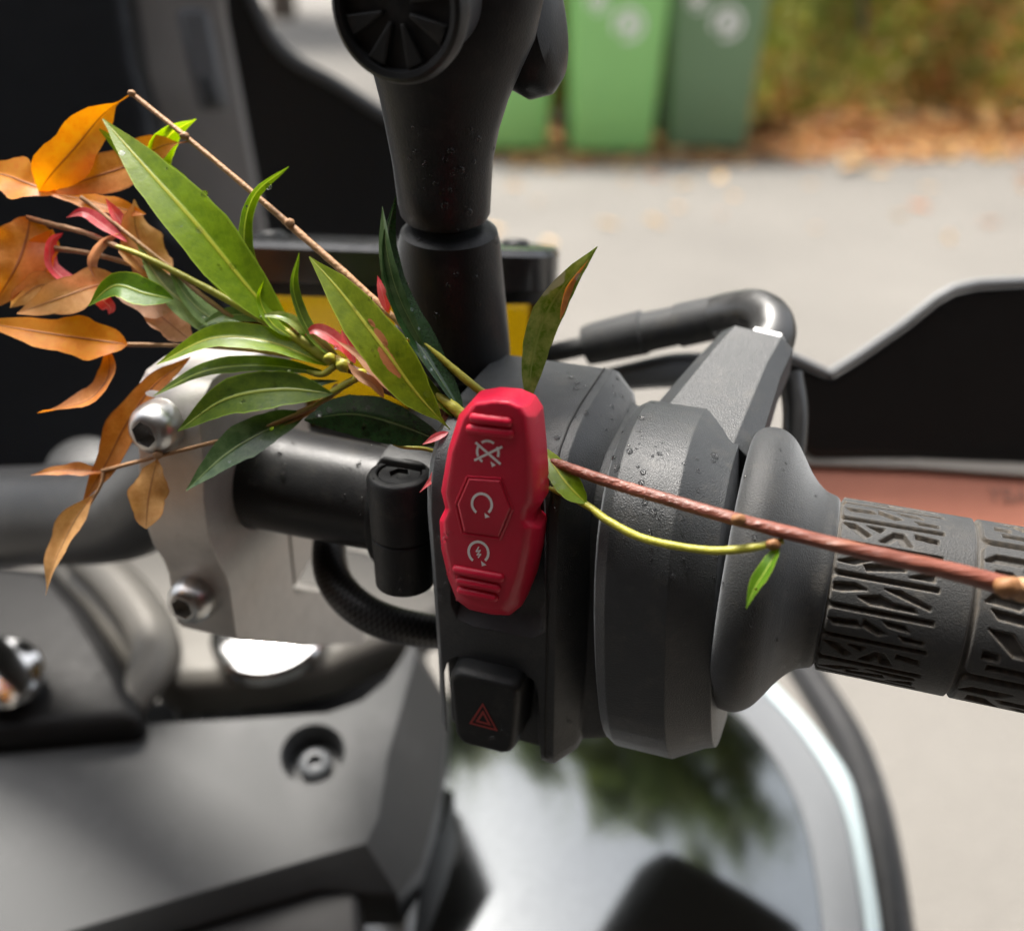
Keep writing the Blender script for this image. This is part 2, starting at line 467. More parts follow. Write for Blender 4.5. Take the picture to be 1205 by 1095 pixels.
# ------------------------------------------------------------------ wheelie bins
def bin_mat(name, c): return surf(name, c, .45, var=.08, vscale=6, bump=.05, bscale=300)
M['bin_light'] = bin_mat('light_green_bin_plastic', (.34, .74, .25))
M['bin_dark'] = bin_mat('dark_green_bin_plastic', (.19, .32, .18))
M['sticker'] = surf('white_sticker', (.95, .95, .94), .4, var=.03, vscale=20, bump=0)
def wheelie_bin(x, y, rz, mat, label):
    root = empty('wheelie_bin', (x, y, 0))
    tag(root, label, 'bin', 'wheelie bins in front of the hedge')
    rm = Matrix.Translation((x, y, 0)) @ Matrix.Rotation(rz, 4, 'Z')
    T = lambda p: rm @ Vector(p)
    def rr(w, d, z, r=.05, dy=0):
        out = []
        for cx, cy, a0 in ((w / 2 - r, d / 2 - r, 0), (-w / 2 + r, d / 2 - r, 90), (-w / 2 + r, -d / 2 + r, 180), (w / 2 - r, -d / 2 + r, 270)):
            for k in range(5):
                a = R(a0 + k * 22.5); out.append(T((cx + r * math.cos(a), cy + r * math.sin(a) + dy, z)))
        return out
    v, f = loft([rr(.45, .48, .04), rr(.46, .5, .06), rr(.54, .62, .86), rr(.555, .65, .9), rr(.575, .68, .9), rr(.575, .68, .95), rr(.54, .64, .95)])
    body = mk('body', v, f, mat, root)
    v, f = loft([rr(.58, .7, .955), rr(.6, .72, .965), rr(.6, .72, .985), rr(.54, .62, 1.04, .06), rr(.4, .45, 1.06, .06)])
    mk('lid', v, f, mat, root)
    for s in (-1, 1):
        lathe('wheel', T((s * .2, .3, .1)), rm.to_3x3() @ Vector((s, 0, 0)), [(0, .03), (0, .1), (.05, .1), (.05, .03)], M['tyre'], root, 24)
    tube('handle', [T((-.24, .36, .98)), T((-.24, .42, .99)), T((.24, .42, .99)), T((.24, .36, .98))], .014, mat, root, 10)
    # two round white council marks on the front: a ring with a blob in it
    for (mx, mz, r) in ((-.12, .81, .055), (.05, .7, .085)):
        yy = -(.24 + (mz - .06) / .8 * .06) - .0045 - (.006 if mz < .86 else .02)
        ang = math.atan2(.06, .8)
        parts = []
        c = T((mx, yy, mz)); ux = rm.to_3x3() @ Vector((1, 0, 0)); uz = rm.to_3x3() @ Vector((0, -math.sin(ang), math.cos(ang)))
        for r0, r1, k0, k1 in ((r * .72, r, 0, 21), (r * .72, r, 25, 36), (0.001, r * .45, 0, 36)):
            ring = [[c + (ux * math.cos(2 * math.pi * k / 36) + uz * math.sin(2 * math.pi * k / 36)) * q for k in range(k0, k1 + 1)] for q in (r0, r1)]
            n = k1 - k0 + 1
            parts.append((ring[0] + ring[1], [(i, i + 1, n + i + 1, n + i) for i in range(n - 1)]))
        v, f = joined(parts)
        mk('sticker', v, f, M['sticker'], root, 0)
wheelie_bin(.56, 6.2, R(2), M['bin_light'], 'light green wheelie bin standing in full view beside the dark green bin')
wheelie_bin(1.13, 6.3, R(-3), M['bin_dark'], 'dark green wheelie bin standing next to the leafy hedge')
wheelie_bin(-.04, 6.25, R(4), M['bin_light'], 'light green wheelie bin partly hidden behind the black mount arm')

# ------------------------------------------------------------------ hedge and trees
def foliage_mat(name):
    m, nt, b = nodes_of(name)
    L = nt.links.new
    at = N(nt, 'ShaderNodeAttribute', attribute_name='tint')
    L(at.outputs['Color'], b.inputs['Base Color']); b.inputs['Roughness'].default_value = .5
    tr = N(nt, 'ShaderNodeBsdfTranslucent'); L(at.outputs['Color'], tr.inputs['Color'])
    mx = N(nt, 'ShaderNodeMixShader', Fac=.45)
    L(b.outputs[0], mx.inputs[1]); L(tr.outputs[0], mx.inputs[2]); L(mx.outputs[0], nt.nodes['Material Output'].inputs[0])
    return m
M['foliage'] = foliage_mat('mixed_leaf_foliage')
M['bark'] = surf('grey_brown_bark', (.11, .085, .065), .85, var=.4, vscale=14, bump=.8, bscale=60, dist=.01)
PAL = {'hedge': [((.3, .34, .04), 5), ((.42, .38, .07), 4), ((.52, .36, .09), 3), ((.58, .26, .07), 3), ((.16, .2, .03), 2), ((.7, .4, .12), 2)],
       'tree': [((.1, .15, .035), 5), ((.15, .2, .045), 5), ((.22, .25, .07), 2)],
       'litter': [((.62, .24, .06), 5), ((.55, .34, .14), 4), ((.42, .16, .05), 3), ((.75, .5, .22), 3)]}
def leafcloud(name, centers, size, pal, parent, flat=False, front=False):
    """many small kite-shaped leaves, two triangles each"""
    n = len(centers)
    c = np.asarray(centers)
    d = rng.normal(size=(n, 3)); d /= np.linalg.norm(d, axis=1)[:, None]
    e = rng.normal(size=(n, 3))
    if flat:
        d[:, 2] *= .12; e[:, 2] *= .12
        d /= np.linalg.norm(d, axis=1)[:, None]
    if front:
        d[:, 1] *= .35; e[:, 1] *= .35; d[:, 1] += d[:, 2] * .35; e[:, 1] += e[:, 2] * .35
        d /= np.linalg.norm(d, axis=1)[:, None]
    e -= (e * d).sum(1)[:, None] * d; e /= np.linalg.norm(e, axis=1)[:, None]
    s = (size * rng.uniform(.6, 1.4, n))[:, None]
    V = np.stack([c - d * s, c + e * s * .42, c + d * s, c - e * s * .42], 1).reshape(-1, 3)
    Fs = [(4 * i, 4 * i + 1, 4 * i + 2, 4 * i + 3) for i in range(n)]
    me = bpy.data.meshes.new(name); me.from_pydata(V.tolist(), [], Fs)
    cols = np.array([k for k, _ in PAL[pal]]); w = np.array([k for _, k in PAL[pal]], float); w /= w.sum()
    # neighbouring leaves share a tint: patches
    ph = np.sin(c[:, 0] * 2.3 + 1) + np.sin(c[:, 2] * 3.1 + c[:, 0]) + rng.normal(size=n) * .9
    order = np.clip(((np.argsort(np.argsort(ph)) + .5) / n), 0, .999)
    idx = np.searchsorted(np.cumsum(w), order)
    tint = cols[np.minimum(idx, len(cols) - 1)] * rng.uniform(.75, 1.3, (n, 1))
    at = me.color_attributes.new('tint', 'FLOAT_COLOR', 'POINT')
    at.data.foreach_set('color', np.repeat(np.concatenate([tint, np.ones((n, 1))], 1), 4, 0).astype(np.float32).ravel())
    o = link(name, me, M['foliage'], parent, 0)
    return o
hx0, hx1 = -.1, 9.0
hedge = empty('hedge', (2.5, gy(2.5) + .9, 0))
tag(hedge, 'dense autumn hedge of olive and brown leaves behind the wheelie bins', 'hedge')
cs = []
while len(cs) < 34000:
    x = random.uniform(hx0, hx1); q = random.random()
    top = 1.25 + .12 * math.sin(x * 1.9) + .08 * math.sin(x * 5.3)
    z = random.uniform(.12, top)
    fr = .2 + .14 * math.sin(x * 3.1 + z * 2) + .09 * math.sin(x * 7.7 - z * 4.1) + .5 * z
    y = gy(x) + .3 + fr + (random.random() ** 3.5) * .9
    cs.append((x, y, z))
f1 = leafcloud('foliage', cs, .07, 'hedge', hedge, False, True); f1['kind'] = 'stuff'
for i in range(22):
    x = hx0 + .3 + i * .4 + random.uniform(-.1, .1); y = gy(x) + .95 + random.uniform(-.15, .15)
    tube('stem', [(x, y, -.05), (x + random.uniform(-.1, .1), y + .05, .6), (x + random.uniform(-.25, .25), y, 1.15)], [.03, .022, .008], M['bark'], hedge, 7, 8)
lit = []
for i in range(6000):
    x = random.uniform(-1.4, 8); t = random.random() ** 2.0
    y = gy(x) + .75 - t * (1.15 if x > 0 else .9)
    lit.append((x, y, .012 + random.random() * .02))
for i in range(900):
    x = random.uniform(1.6, 8); lit.append((x, gy(x) + random.uniform(.1, .6), random.uniform(.02, .16)))
for i in range(70):
    x = random.uniform(-2, 4); lit.append((x, gy(x) - random.uniform(.3, 2.0), .012))
l1 = leafcloud('leaf_litter', lit, .05, 'litter', None, True)
l1['kind'] = 'stuff'; tag(l1, 'orange and tan fallen leaves piled along the foot of the hedge', 'leaf litter')
M['fall'] = surf('dry_fallen_leaf', (.55, .33, .14), .7, var=.3, vscale=60, bump=.2, bscale=200)
for k, (px, py) in enumerate(((1003, 196), (905, 178), (690, 187), (655, 186), (1110, 182), (1010, 178), (850, 190), (940, 183), (620, 188), (1165, 172))):
    gpt = hit(px, py, Vector((0, 0, .02)), Vector((0, 0, 1)))
    a = random.uniform(0, 6.28); L_ = random.uniform(.06, .1)
    d1 = Vector((math.cos(a), math.sin(a), .1)); d2 = Vector((-math.sin(a), math.cos(a), .12))
    if k == 0: L_ *= 1.6
    vs = []
    for i in range(7):
        u = i / 6; h = math.sin(math.pi * u ** .8) * .38 + .01
        for v_ in (-1, 0, 1):
            vs.append(gpt + d1 * (u - .5) * 2 * L_ + d2 * v_ * h * L_ + Vector((0, 0, abs(v_) * .012 + .008 * math.sin(u * 5))))
    fs = [(i * 3 + j, i * 3 + j + 1, i * 3 + j + 4, i * 3 + j + 3) for i in range(6) for j in range(2)]
    _w = ('large tan leaf lying alone on the bare driveway before the hedge', 'bright tan leaf lying at the hedge foot past the dark green bin', 'dry tan leaf lying in front of the light green bin', 'dry tan leaf lying in front of the light green bin', 'dry tan leaf lying on the driveway edge in front of the hedge', 'dry tan leaf lying on the driveway edge in front of the hedge', 'dry tan leaf lying in front of the dark green bin', 'dry tan leaf lying on the driveway edge in front of the hedge', 'dry tan leaf lying between the two light green bins', 'dry tan leaf lying on the driveway edge in front of the hedge')[k]
    fl = mk('fallen_leaf', vs, fs, M['fall'], None, 60)
    tag(fl, _w, 'fallen leaf', 'fallen leaves on the driveway edge')
def tree(x, y, h, rc, label, n=9000):
    root = empty('broadleaf_tree', (x, y, 0))
    tag(root, label, 'tree', 'tall trees behind the hedge')
    tr = tube('trunk', [(x, y, -.1), (x + .1, y, h * .35), (x - .1, y + .1, h * .85)], [.2, .14, .04], M['bark'], root, 10, 14)
    cs = []
    for k in range(26):
        a = random.uniform(0, 6.28); z = random.uniform(.32, 1) * h; rad = rc * math.sqrt(max(.05, 1 - ((z / h - .62) / .45) ** 2)) * random.uniform(.35, 1)
        c = Vector((x + rad * math.cos(a), y + rad * math.sin(a), z))
        if k < 10: tube('limb', [(x, y, z * .7), tuple(c.lerp(Vector((x, y, z)), .4)), tuple(c)], [.06, .035, .012], M['bark'], root, 6, 6)
        s = random.uniform(.45, .95)
        for j in range(n // 26):
            d = Vector((random.gauss(0, 1), random.gauss(0, 1), random.gauss(0, .7)))
            cs.append(c + d * s * .55)
    cr = leafcloud('crown', [tuple(q) for q in cs], .15, 'tree', root); cr['kind'] = 'stuff'
tree(-2.4, 17, 13.5, 3.0, 'tall green tree rising left of the bins beside the driveway')
tree(.6, 10.8, 9.8, 2.3, 'tall green tree rising behind the light green bins')
tree(4.0, 10.6, 9.2, 2.3, 'tall green tree rising behind the middle of the hedge')
tree(7.6, 11, 9.6, 2.3, 'tall green tree rising behind the far end of the hedge')
tree(-3.2, 15.5, 8.8, 2.2, 'tall green tree beyond the open end of the driveway')

# ------------------------------------------------------------------ unseen house added to block light on the bike (mirrored in glossy parts)
M['brick'] = surf('red_brown_brick', (.22, .1, .065), .85, var=.35, vscale=9, bump=.3, bscale=60, dist=.004)
M['tile'] = surf('dark_roof_tile', (.06, .055, .055), .8, var=.3, vscale=5, bump=.3, bscale=40, dist=.01)
M['frame'] = surf('white_window_frame', (.7, .7, .68), .4, var=.03, bump=0)
M['glass'] = surf('dark_window_glass', (.02, .025, .03), .05, var=.05, bump=0, rvar=.02)
added_house = empty('blocker_house', (0, -4.6, 0))
tag(added_house, 'unseen red brick house with dark tiled roof, added behind the motorcycle to block light', 'house')
def box_vf(x0, x1, y0, y1, z0, z1):
    v = [Vector((x, y, z)) for z in (z0, z1) for x, y in ((x0, y0), (x1, y0), (x1, y1), (x0, y1))]
    return v, [(0, 1, 2, 3), (4, 5, 6, 7), (0, 1, 5, 4), (1, 2, 6, 5), (2, 3, 7, 6), (3, 0, 4, 7)]
v, f = box_vf(-6, 6, -9, -3.2, -.1, 4.9); mk('wall', v, f, M['brick'], added_house, 0)
v = [Vector(p) for p in ((-6.4, -9.5, 4.85), (6.4, -9.5, 4.85), (6.4, -2.7, 4.85), (-6.4, -2.7, 4.85), (-6.4, -6.1, 7.4), (6.4, -6.1, 7.4))]
mk('roof', v, [(0, 1, 2, 3), (3, 2, 5, 4), (0, 1, 5, 4), (0, 3, 4), (1, 2, 5)], M['tile'], added_house, 0)
for wx, wz in ((-3.8, 1.0), (3.4, 1.0), (-3.8, 3.2), (0, 3.2), (3.4, 3.2)):
    v, f = box_vf(wx - .7, wx + .7, -3.26, -3.16, wz, wz + 1.2); w_ = mk('window', v, f, M['frame'], added_house, 0)
    for sx in (-.34, .34):
        v, f = box_vf(wx + sx - .29, wx + sx + .29, -3.18, -3.152, wz + .06, wz + 1.14); mk('pane', v, f, M['glass'], w_, 0)
v, f = box_vf(-.5, .5, -3.25, -3.15, 0, 2.1); d_ = mk('door', v, f, M['frame'], added_house, 0)
M['timber'] = surf('dark_stained_timber', (.07, .045, .03), .7, var=.3, vscale=8, bump=.3, bscale=50, dist=.004)
v, f = box_vf(-3.2, 3.2, -3.19, -.34, 2.32, 2.46); mk('blocker_roof', v, f, M['timber'], added_house, 0)  # porch roof added out of view to keep sky light off the bike fronts
for px_ in (-2.9, 2.9):
    v, f = box_vf(px_ - .1, px_ + .1, -3.19, -.56, 0, 2.315); mk('blocker_wall', v, f, M['brick'], added_house, 0)  # added side walls, cut the light coming in from left and right
for px_ in (-3.05, 3.05):
    v, f = box_vf(px_ - .06, px_ + .06, -.54, -.42, 0, 2.315); mk('blocker_post', v, f, M['timber'], added_house, 0)  # posts for the added porch
lathe('handle', Vector((.38, -3.15, 1.0)), Vector((0, 1, 0)), [(0, .012), (.04, .012), (.045, .025), (.07, .02)], M['steel'], d_, 16)

# ================================================================== the motorcycle
bike = empty('motorcycle', (-.33, .45, 0))
tag(bike, 'black adventure motorcycle with red engine switch, aluminium bar clamp and hand guard', 'motorcycle')

# ---- handlebar tube
tube('handlebar', [P(-260, 640, 345), P(-60, 612, 322), P(60, 606, 300), P(150, 598, 280), B(-34, 6, -6), B(-14, 0, 0), B(6, 0, 0), B(50, 0, 0), B(120, 0, 0), B(232, 0, 0)],
     [.0155, .0155, .0150, .0140, .0128, .0122, .0120, .0112, .0108, .0108], M['bar'], bike, 32, 80)
# ---- aluminium bar clamp, cut across by the split between cap and riser
def side_poly(pts, s): return [SIDE(x, y, s) for x, y in pts]
S0, S1 = -25, -9
def arc(c, r, a0, a1, n): return [(c[0] + r * math.cos(R(a0 + (a1 - a0) * k / (n - 1))), c[1] + r * math.sin(R(a0 + (a1 - a0) * k / (n - 1)))) for k in range(n)]
# profile in (forward, up) millimetres
cap_prof = [(8.0, 27.5), (1, 29.8)] + [(-8, 30.5), (-14, 30), (-18.5, 27), (-20.5, 21), (-20.8, 13), (-22.5, 6), (-22.8, -2), (-21.5, -9), (-19, -15), (-18.2, -19), (-18.2, -33), (-16.5, -35.5), (10, -57), (43, -80), (50, -68), (30, -52), (8, -38.5)]
cap_prof += [(12.4 * math.cos(R(a)), 12.4 * math.sin(R(a))) for a in range(-50, -311, -13)]
ris_prof = [(9.6, 27.5), (16, 25), (21, 17), (23, 5), (23.5, -10), (23, -24), (21, -33), (9.6, -37)]
ris_prof += [(12.6 * math.cos(R(a)), 12.6 * math.sin(R(a))) for a in range(-40, 41, 10)]
def prof_ring(pr, s): return [B(s, v, w) for v, w in pr]
v, f = loft([prof_ring(cap_prof, S0), prof_ring(cap_prof, S1)])
clamp = mk('bar_clamp', v, f, M['alu'], bike, 40); clamp['label'] = 'bead blasted aluminium clamp cap with two hex bolts'
v, f = loft([prof_ring(ris_prof, S0 - 3), prof_ring(ris_prof, S1 - .4)])
riser = mk('bar_riser', v, f, M['alu'], bike, 40)
for c, ax in ((B(-18.5, -20.6, 21), Vector((0, 0, 0))), (B(-18.5, -18.2, -24), Vector((0, 0, 0)))):
    v, f = bolt_vf(c, -BV + BW * .06, .0056, .0055)
    mk('bolt', v, f, M['steel'], clamp, 40)
# ---- brake lever clamp lug with a bolt from above
lug_top = P(470, 555, 205); up = (Vector((0, 0, 1)) + BW * .3).normalized()
lp = lambda h, r: (h * .001, r * .001)
lug = lathe('lever_clamp', lug_top, up, [lp(-27, 5.2), lp(-26.2, 6.3), lp(-14.7, 6.45), lp(-14.5, 6.1), lp(-14.2, 6.1), lp(-14, 6.5), lp(-1.2, 6.7), lp(-.3, 6.2), lp(0, 5.6), lp(0, 4.6), lp(-1.2, 4.4)], M['plastic'], bike, 40, 30)
v, f = lathe_vf(lug_top - up * .0014, up, [lp(-1, 4.2), lp(1.0, 4.2), lp(1.1, 2.6), lp(1.1, 2.2), lp(-.6, 2.1)], 36, None, 3)
mk('bolt', v, f, M['plastic2'], lug, 30)
lathe('bolt_end', lug_top - up * .0270, up, [lp(-1.6, 2.8), lp(-1.3, 3.3), lp(.3, 3.4)], M['plastic2'], lug, 24)
v, f = loft([[B(s, 14.5 * math.cos(a) * k, 14.5 * math.sin(a) * k) for a in [2 * math.pi * i / 36 for i in range(36)]] for s, k in ((23, .85), (24, 1), (39, 1), (40, .85))])
mk('lever_clamp_band', v, f, M['plastic'], bike)
c1 = B(31, -13, 3); c2 = lug_top - up * .010 + BV * .003
v, f = loft([[c + BA * (sx * .0055) + up * (sz * hh) for sx, sz in ((-1, -1), (1, -1), (1, 1), (-1, 1))] for c, hh in ((c1, .012), (c2, .012))])
bevel(mk('lever_clamp_neck', v, f, M['plastic'], bike), .002)
# ---- braided hose under the bar
def hose(name, pts, r, mat, n=16, samples=60):
    v, f = tube_vf(pts, r, n, samples)
    me = bpy.data.meshes.new(name); me.from_pydata([tuple(p) for p in v], [], f)
    uvl = me.uv_layers.new(name='UVMap')
    for poly in me.polygons:
        for li, vi in zip(poly.loop_indices, poly.vertices):
            uvl.data[li].uv = ((vi // n) / samples * 1.0, (vi % n) / n)
    return link(name, me, mat, bike, 60)
hose('brake_hose', [P(405, 590, 262), P(388, 640, 248), P(395, 685, 240), P(430, 720, 236), P(480, 738, 238), P(540, 742, 246), P(620, 720, 262)], .0042, M['hose'])

# ---- switch housing: profile swept along the bar, leaning slightly
def fit(p1, p2):
    s1, _, w1 = bcoord(FR(*p1, 23)); s2, _, w2 = bcoord(FR(*p2, 23))
    k = (s2 - s1) / (w2 - w1); return k, s1 - k * w1
kL, sL = fit((503, 640), (519, 862)); kR, sR = fit((657, 560), (651, 893))
prof = [(23, -41), (23, -20), (23, 0), (23, 14), (22.2, 19), (19.8, 24), (15.6, 28), (9.5, 30.2), (2, 31), (-18, 31), (-24, 28), (-27, 20), (-27, -5), (-24, -20), (-15, -36), (0, -44), (18, -44.5), (22, -43.5)]
def wb(n, w): return w
def hring(e, inset):
    out = []
    cn, cw = -2, -5
    for n, w in prof:
        dn, dw = n - cn, w - cw
        l = math.hypot(dn, dw); q = (l - inset) / l
        nn, ww = cn + dn * q, cw + dw * q
        sl, sr = sL + kL * w, sR + kR * w
        if w < -25: sl += (w + 25) * 0.0
        s = sl + (sr - sl) * e if e <= 1 else sr + (e - 1) * 10
        out.append(B(s, -nn, ww))
    return out
v, f = loft([hring(0, 1.6), hring(.05, 0), hring(.5, 0), hring(1.0, 0), hring(1.42, 4.2), hring(1.5, 6.5), hring(2.0, 8)])
house = mk('switch_housing', v, f, M['housing'], bike, 28)
def cutter(poly, n0, n1, taper=None):
    a = [FR(x, y, n1) for x, y in (taper or poly)]; b_ = [FR(x, y, 23) for x, y in poly]
    return loft([a, b_, [p - BV * .02 for p in b_]])
rec1 = [(530, 520), (545, 505), (625, 500), (640, 512), (643, 600), (645, 728), (640, 744), (626, 751), (556, 737), (538, 728), (531, 712), (526, 600)]
rec1b = [(533, 525), (547, 510), (623, 505), (637, 516), (640, 600), (641, 706), (636, 718), (622, 722), (560, 712), (542, 704), (536, 690), (529, 600)]
rec2 = [(523, 790), (527, 778), (538, 772), (612, 790), (628, 800), (633, 818), (634, 860), (640, 930), (530, 930), (526, 860)]
boolean_cut(house, [cutter(rec1, 40, 19.5, rec1b), cutter(rec2, 40, 17)])
# inner panel behind the red switch, thin proud trim line on the right
# ---- red engine switch
OUT = [(556, 470), (580, 466), (604, 468), (622, 476), (631, 490), (635, 530), (638, 570), (638, 592), (629, 602), (628, 612), (637, 620), (633, 650), (625, 685), (614, 713), (600, 724), (578, 723), (552, 717), (537, 706), (527, 680), (519, 645), (517, 612), (524, 598), (519, 578), (527, 530), (540, 488)]
FACE = [(560, 475), (580, 472), (598, 473), (609, 479), (615, 491), (619, 530), (621, 568), (620, 590), (614, 601), (612, 612), (617, 621), (614, 648), (607, 680), (598, 704), (588, 715), (574, 715), (555, 710), (543, 700), (533, 677), (525, 645), (523, 614), (529, 599), (525, 580), (532, 532), (546, 492)]
def mixp(a, b_, t): return [(p[0] + (q[0] - p[0]) * t, p[1] + (q[1] - p[1]) * t) for p, q in zip(a, b_)]
ZF = 30.6
def pxring(pl_, n): return [FR(x, y, n) for x, y in pl_]
def shrink(pl_, k):
    cx = sum(p[0] for p in pl_) / len(pl_); cy = sum(p[1] for p in pl_) / len(pl_)
    return [(cx + (x - cx) * k, cy + (y - cy) * k) for x, y in pl_]
base = pxring(OUT, 26.3)
v, f = loft([[p + BV * .0045 for p in base], base, pxring(mixp(OUT, FACE, .22), 28.2), pxring(mixp(OUT, FACE, .62), 29.9), pxring(FACE, ZF), pxring(shrink(FACE, .9), ZF + .12)])
ks = mk('engine_switch', v, f, M['red'], bike, 50); ks['label'] = 'red rocker engine stop and start switch with white symbols'
bevel(ks, .0005, 2, 25)
lathe('switch_pivot', FR(575, 600, 27), BV, [(0, .004), (.009, .004)], M['plastic2'], bike, 16)
HEX = [(538.4, 593), (551.7, 562.6), (588.7, 565), (600.7, 598), (587, 631), (546, 625)]
v, f = loft([pxring(shrink(HEX, 1.0), ZF - .5), pxring(HEX, ZF + .42), pxring(shrink(HEX, .94), ZF + .62)])
hx = mk('hex_button', v, f, M['red'], ks, 25)
for k in range(6):
    a, b_ = shrink(HEX, 1.07)[k], shrink(HEX, 1.07)[(k + 1) % 6]
    tube('hex_rim', [FR(*a, ZF + .02), FR(*b_, ZF + .02)], .00032, M['red'], ks, 8)
for a, b_ in (((557, 491), (599, 496)), ((553, 504), (600.7, 509.5)), ((537, 669), (590, 679)), ((540.5, 682), (586, 691)), ((542, 694), (583, 702.5))):
    p, q = FR(*a, ZF), FR(*b_, ZF); d = (q - p).normalized() * .0008
    tube('grip_rib', [p - d * .9, p - d * .6, p, q, q + d * .6, q + d * .9], [.0002, .0007, .00095, .00095, .0007, .0002], M['red'], ks, 12, 6)
def pxdisc(parts, poly, n): parts.append(([FR(x, y, n) for x, y in poly], [tuple(range(len(poly)))]))
def ringarc(parts, c, r, w, a0, a1, n, asp=1.06):
    m = 28; sh = .08
    pts = []
    for q in (r - w / 2, r + w / 2):
        for k in range(m + 1):
            a = R(a0 + (a1 - a0) * k / m)
            x = c[0] + q * math.cos(a); y = c[1] - q * asp * math.sin(a) + (q * math.cos(a)) * sh
            pts.append(FR(x, y, n))
    parts.append((pts, [(i, i + 1, m + 2 + i, m + 1 + i) for i in range(m)]))
def line(parts, a, b_, w, n):
    dx, dy = b_[0] - a[0], b_[1] - a[1]; l = math.hypot(dx, dy); nx, ny = -dy / l * w / 2, dx / l * w / 2
    pxdisc(parts, [(a[0] + nx, a[1] + ny), (b_[0] + nx, b_[1] + ny), (b_[0] - nx, b_[1] - ny), (a[0] - nx, a[1] - ny)], n)
ZP = ZF + .2
prt = []                                    # engine off: broken ring, arrow and a cross
for a0, a1 in ((55, 125), (148, 205), (-20, 32), (222, 240)): ringarc(prt, (574, 532), 12.5, 2.8, a0, a1, ZP)
line(prt, (559.5, 520.5), (589, 546), 2.9, ZP + .02); line(prt, (558, 541.5), (591, 525.5), 2.9, ZP + .04)
pxdisc(prt, [(577, 542.5), (583.5, 547), (579, 549.5)], ZP)
v, f = joined(prt); mk('engine_off_symbol', v, f, M['white_print'], ks, 0, fix=False)
prt = []
ringarc(prt, (567, 593), 11.6, 3.0, -48, 236, ZP + .48); pxdisc(prt, [(570, 603), (576.5, 608), (571, 609.5)], ZP + .48)
v, f = joined(prt); mk('engine_run_symbol', v, f, M['white_print'], ks, 0, fix=False)
prt = []
ringarc(prt, (563, 649.5), 11.6, 3.0, -48, 236, ZP); pxdisc(prt, [(566, 659.5), (572.5, 664.5), (567, 666)], ZP)
for a, b_ in (((563.5, 643), (560, 649)), ((560, 649), (565.5, 647)), ((565.5, 647), (561, 653)), ((561, 653), (566, 651.5)), ((566, 651.5), (562.5, 656))): line(prt, a, b_, 1.6, ZP + .02)
v, f = joined(prt); mk('engine_start_symbol', v, f, M['white_print'], ks, 0, fix=False)
_sr = hring(.93, -.04)
tube('housing_seam', _sr[0:10], .00022, M['guard'], bike, 8)
# ---- hazard button
HF = [(530, 799), (534, 794), (542, 793), (602, 807), (608, 812), (609, 820), (603, 878), (598, 885), (590, 886), (548, 875), (541, 870), (537, 862)]
def grow(pl_, px):
    cx = sum(p[0] for p in pl_) / len(pl_); cy = sum(p[1] for p in pl_) / len(pl_)
    return [(x + px * (1 if x > cx else -1), y + px * (1 if y > cy else -1)) for x, y in pl_]
hfr = pxring(HF, 27.6); ctr = sum(hfr, Vector()) / len(hfr)
back = [ctr + (p - ctr) * 1.1 + BV * .011 for p in hfr]; mid = [ctr + (p - ctr) * 1.07 + BV * .0018 for p in hfr]
v, f = loft([back, mid, [ctr + (p - ctr) * 1.03 + BV * .0006 for p in hfr], [ctr + (p - ctr) * .96 - BV * .0001 for p in hfr]])
hz = mk('hazard_button', v, f, M['plastic'], bike, 32)
bevel(hz, .0005, 2, 25)
prt = []
def tri(parts, pts, k0, k1, n):
    cx = sum(p[0] for p in pts) / 3; cy = sum(p[1] for p in pts) / 3
    A_ = [FR(cx + (x - cx) * k0, cy + (y - cy) * k0, n) for x, y in pts] + [FR(cx + (x - cx) * k1, cy + (y - cy) * k1, n) for x, y in pts]
    parts.append((A_, [(i, (i + 1) % 3, 3 + (i + 1) % 3, 3 + i) for i in range(3)]))
T3 = [(568, 826.5), (552, 851), (586, 860)]
tri(prt, T3, 1, .78, 27.85); tri(prt, T3, .56, .3, 27.85)
v, f = joined(prt); mk('warning_triangle', v, f, M['red_print'], hz, 0, fix=False)
# little screw eye at the lower corner

# ---- throttle housing ring and its outlet
def tring(s, k, dv=0, dw=0):
    out = []
    for i in range(48):
        a = 2 * math.pi * i / 48
        c, d = math.cos(a), math.sin(a)
        e = 2.5
        rr = (abs(c) ** e + abs(d) ** e) ** (-1 / e)
        out.append(B(s + .07 * -(38 * d * rr), 29.5 * c * rr * k + dv, 36 * d * rr * k - 6.5 + dw))
    return out
v, f = loft([tring(77.5, .9), tring(78.2, .965), tring(80.2, 1.0), tring(91.5, 1.0), tring(97.5, .9), tring(99.6, .88), tring(100, .8)])
th = mk('throttle_housing', v, f, M['housing'], bike, 26)
def oct_ring(c, ux, uy, wx, wy, ch=.35):
    pts = []
    for sx, sy in ((1, -1 + ch * 2), (1, 1 - ch), (1 - ch, 1), (-1 + ch, 1), (-1, 1 - ch), (-1, -1 + ch), (-1 + ch, -1), (1 - ch, -1)):
        pts.append(c + ux * (sx * wx) + uy * (sy * wy))
    return pts
t0 = B(88, 8, 16); t1 = P(868, 452, 226); t2 = P(889, 420, 231)
td = (t2 - t0).normalized(); tx = BA; ty = tx.cross(td).normalized() * -1
if ty.z < 0: ty = -ty
tx = (tx - td * tx.dot(td)).normalized()
v, f = loft([oct_ring(t0, tx, ty, .0125, .0105), oct_ring(t1, tx, ty, .0092, .0082), oct_ring(t2, tx, ty, .0082, .0074), oct_ring(t2 + td * .001, tx, ty, .0072, .0064)])
mk('cable_outlet', v, f, M['housing'], bike, 22)
v, f = lathe_vf(P(901, 412, 232), td, [(-.003, .0062), (.0005, .0062), (.0012, .0056), (.0012, .003)], 24, tx, 0)
mk('outlet_nut', v, f, M['steel'], bike, 25)
